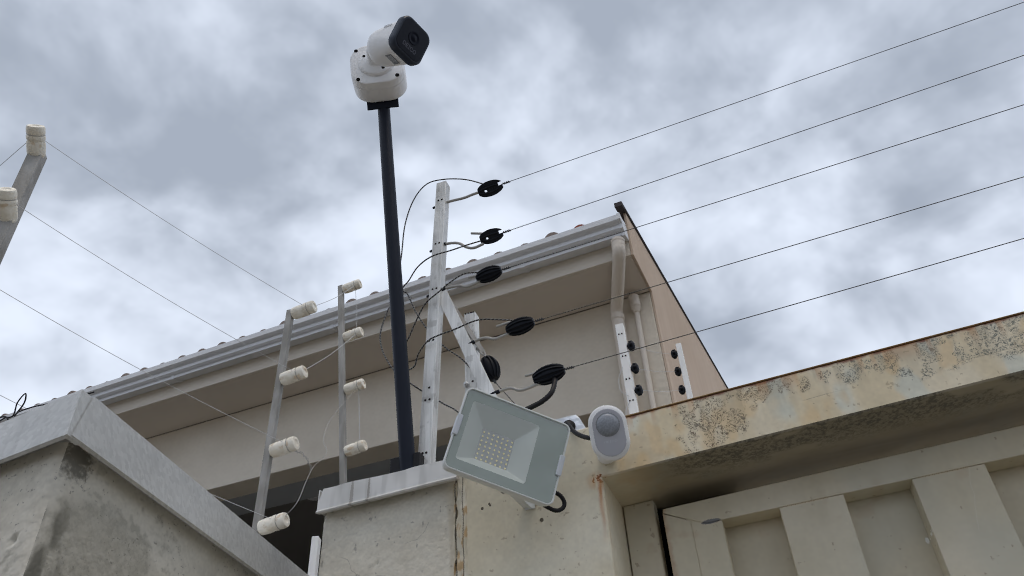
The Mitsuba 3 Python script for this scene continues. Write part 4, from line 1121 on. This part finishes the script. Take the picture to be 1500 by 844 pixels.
AX = V(.953, -.262, 0.155)
AX /= np.linalg.norm(AX)
def wpost(name, label, base, top, w, spools, k, axis, mat_='m_dullalu'):
    t = thing(name, label, 'fence post', 'posts with white spool insulators on the boundary wall')
    z = (top - base); L = np.linalg.norm(z); z = z / L
    y = np.cross(z, axis); y /= np.linalg.norm(y)
    x = np.cross(y, z)
    obj('post', put(box(-w * 0.5, w * 0.5, -w * 0.42, w * 0.42, 0, L, ch=0.0012), (base, x, y, z)), mat_, t, smooth=False)
    out = []
    for q in spools:
        o = np.asarray(q) + axis * (w * 0.5 if w < 0.03 else 0.002)
        obj('spool', spool(o, axis, k), 'm_spool', t, smooth=40)
        obj('spool_tie', tube([o + axis * 0.0515 * k + (basis(axis)[0] * math.cos(a) + basis(axis)[1] * math.sin(a)) * 0.0185 * k for a in np.linspace(0, 6.4, 26)], 0.0010, 6), 'm_rodsteel', t, smooth=40)
        out.append(o + axis * 0.0515 * k)
    return out


P1s = [(-0.673, 1.816, 2.953), (-0.673, 1.811, 2.721), (-0.672, 1.817, 2.505), (-0.672, 1.822, 2.300)]
s1 = wpost('spool_post', 'grey post with four white spool insulators rising over the sloping coping edge', V(-0.672, 1.822, 2.258), V(-0.673, 1.816, 2.970), 0.020, P1s, 1.0, AX)
P2s = [(-0.666, 2.3, 3.418), (-0.643, 2.3, 3.190), (-0.620, 2.3, 2.966), (-0.598, 2.3, 2.728)]
s2 = wpost('spool_post', 'grey post with four white spool insulators between the black pole and the other spool post', V(-0.552, 2.3, 2.258), V(-0.669, 2.3, 3.440), 0.020, P2s, 1.0, AX)
axl = V(.232, -.809, 0.54); axl /= np.linalg.norm(axl)
P3s = [(-1.214, 1.291, 3.125), (-1.206, 1.291, 2.895), (-1.20, 1.291, 2.665), (-1.195, 1.291, 2.44)]
s3 = wpost('spool_post', 'grey post with white spool insulators cut off by the left edge of the photo', V(-1.190, 1.293, 2.258), V(-1.2145, 1.292, 3.145), 0.038, P3s, 1.12, axl)
nth = ['uppermost', 'second', 'third', 'lowest']
for i in range(4):
    a, b = s3[i], s1[i]
    pts = [a + (b - a) * t - Z * 0.025 * 4 * t * (1 - t) * 0.5 for t in np.linspace(0, 1, 20)]
    obj('pale_wire', tube(pts, 0.0007, 6), 'm_palewire', smooth=40, label=f'{nth[i]} thin pale wire between the left edge post and the nearer spool post', category='wire', group='thin pale wires of the boundary wall fence')
    if i < 2:
        e = a + V(-0.9, 0.62, 0.12)
        obj('pale_wire', tube([a, e], 0.0008, 6), 'm_palewire', label=f'{nth[i]} short thin wire leaving the left edge post to the left', category='wire')
obj('pale_wire', tube(spline([s1[0], (s1[0] + s2[0]) / 2 - Z * 0.012, s2[0]], 6), 0.0009, 6), 'm_palewire', label='thin wire joining the tops of the two spool posts', category='wire')
obj('pale_wire', tube(spline([s1[1], (s1[1] + s2[1]) / 2 - Z * 0.012, s2[1]], 6), 0.0009, 6), 'm_palewire', label='thin wire joining the second spools of the two spool posts', category='wire')
obj('pale_wire', tube([s2[0], s2[1]], 0.0008, 6), 'm_palewire', label='upright wire between the upper two spools beside the black pole', category='wire')
obj('pale_wire', tube([s2[2], s2[3]], 0.0009, 6), 'm_palewire', label='upright wire between the lower two spools beside the black pole', category='wire')

tailw = [s2[2], (-0.583, 2.25, 2.91), (-0.603, 2.2, 2.837), (-0.603, 2.1, 2.729), (-0.596, 2.05, 2.650), (-0.568, 2.0, 2.591), (-0.561, 1.95, 2.546), (-0.572, 1.9, 2.495), (-0.572, 1.85, 2.431), (-0.574, 1.8, 2.352), s1[3]]
obj('loose_wire', tube(spline(tailw, 6), 0.0008, 6), 'm_rodsteel', smooth=40, label='kinked loose wire hanging between the lower spools of the two spool posts', category='wire')
br = spline([s1[2], (-0.612, 1.85, 2.521), (-0.591, 1.85, 2.511), (-0.574, 1.85, 2.489), (-0.570, 1.87, 2.474)], 8)
k = np.arange(len(br))
br2 = br + np.column_stack([0.004 * np.sin(k * 0.9), 0 * k, 0.004 * np.cos(k * 0.9)])
obj('loose_wire', cat(tube(br, 0.0009, 6), tube(br2, 0.0009, 6)), 'm_rodsteel', smooth=40, label='short twisted wire end at the third spool of the nearer spool post', category='wire')
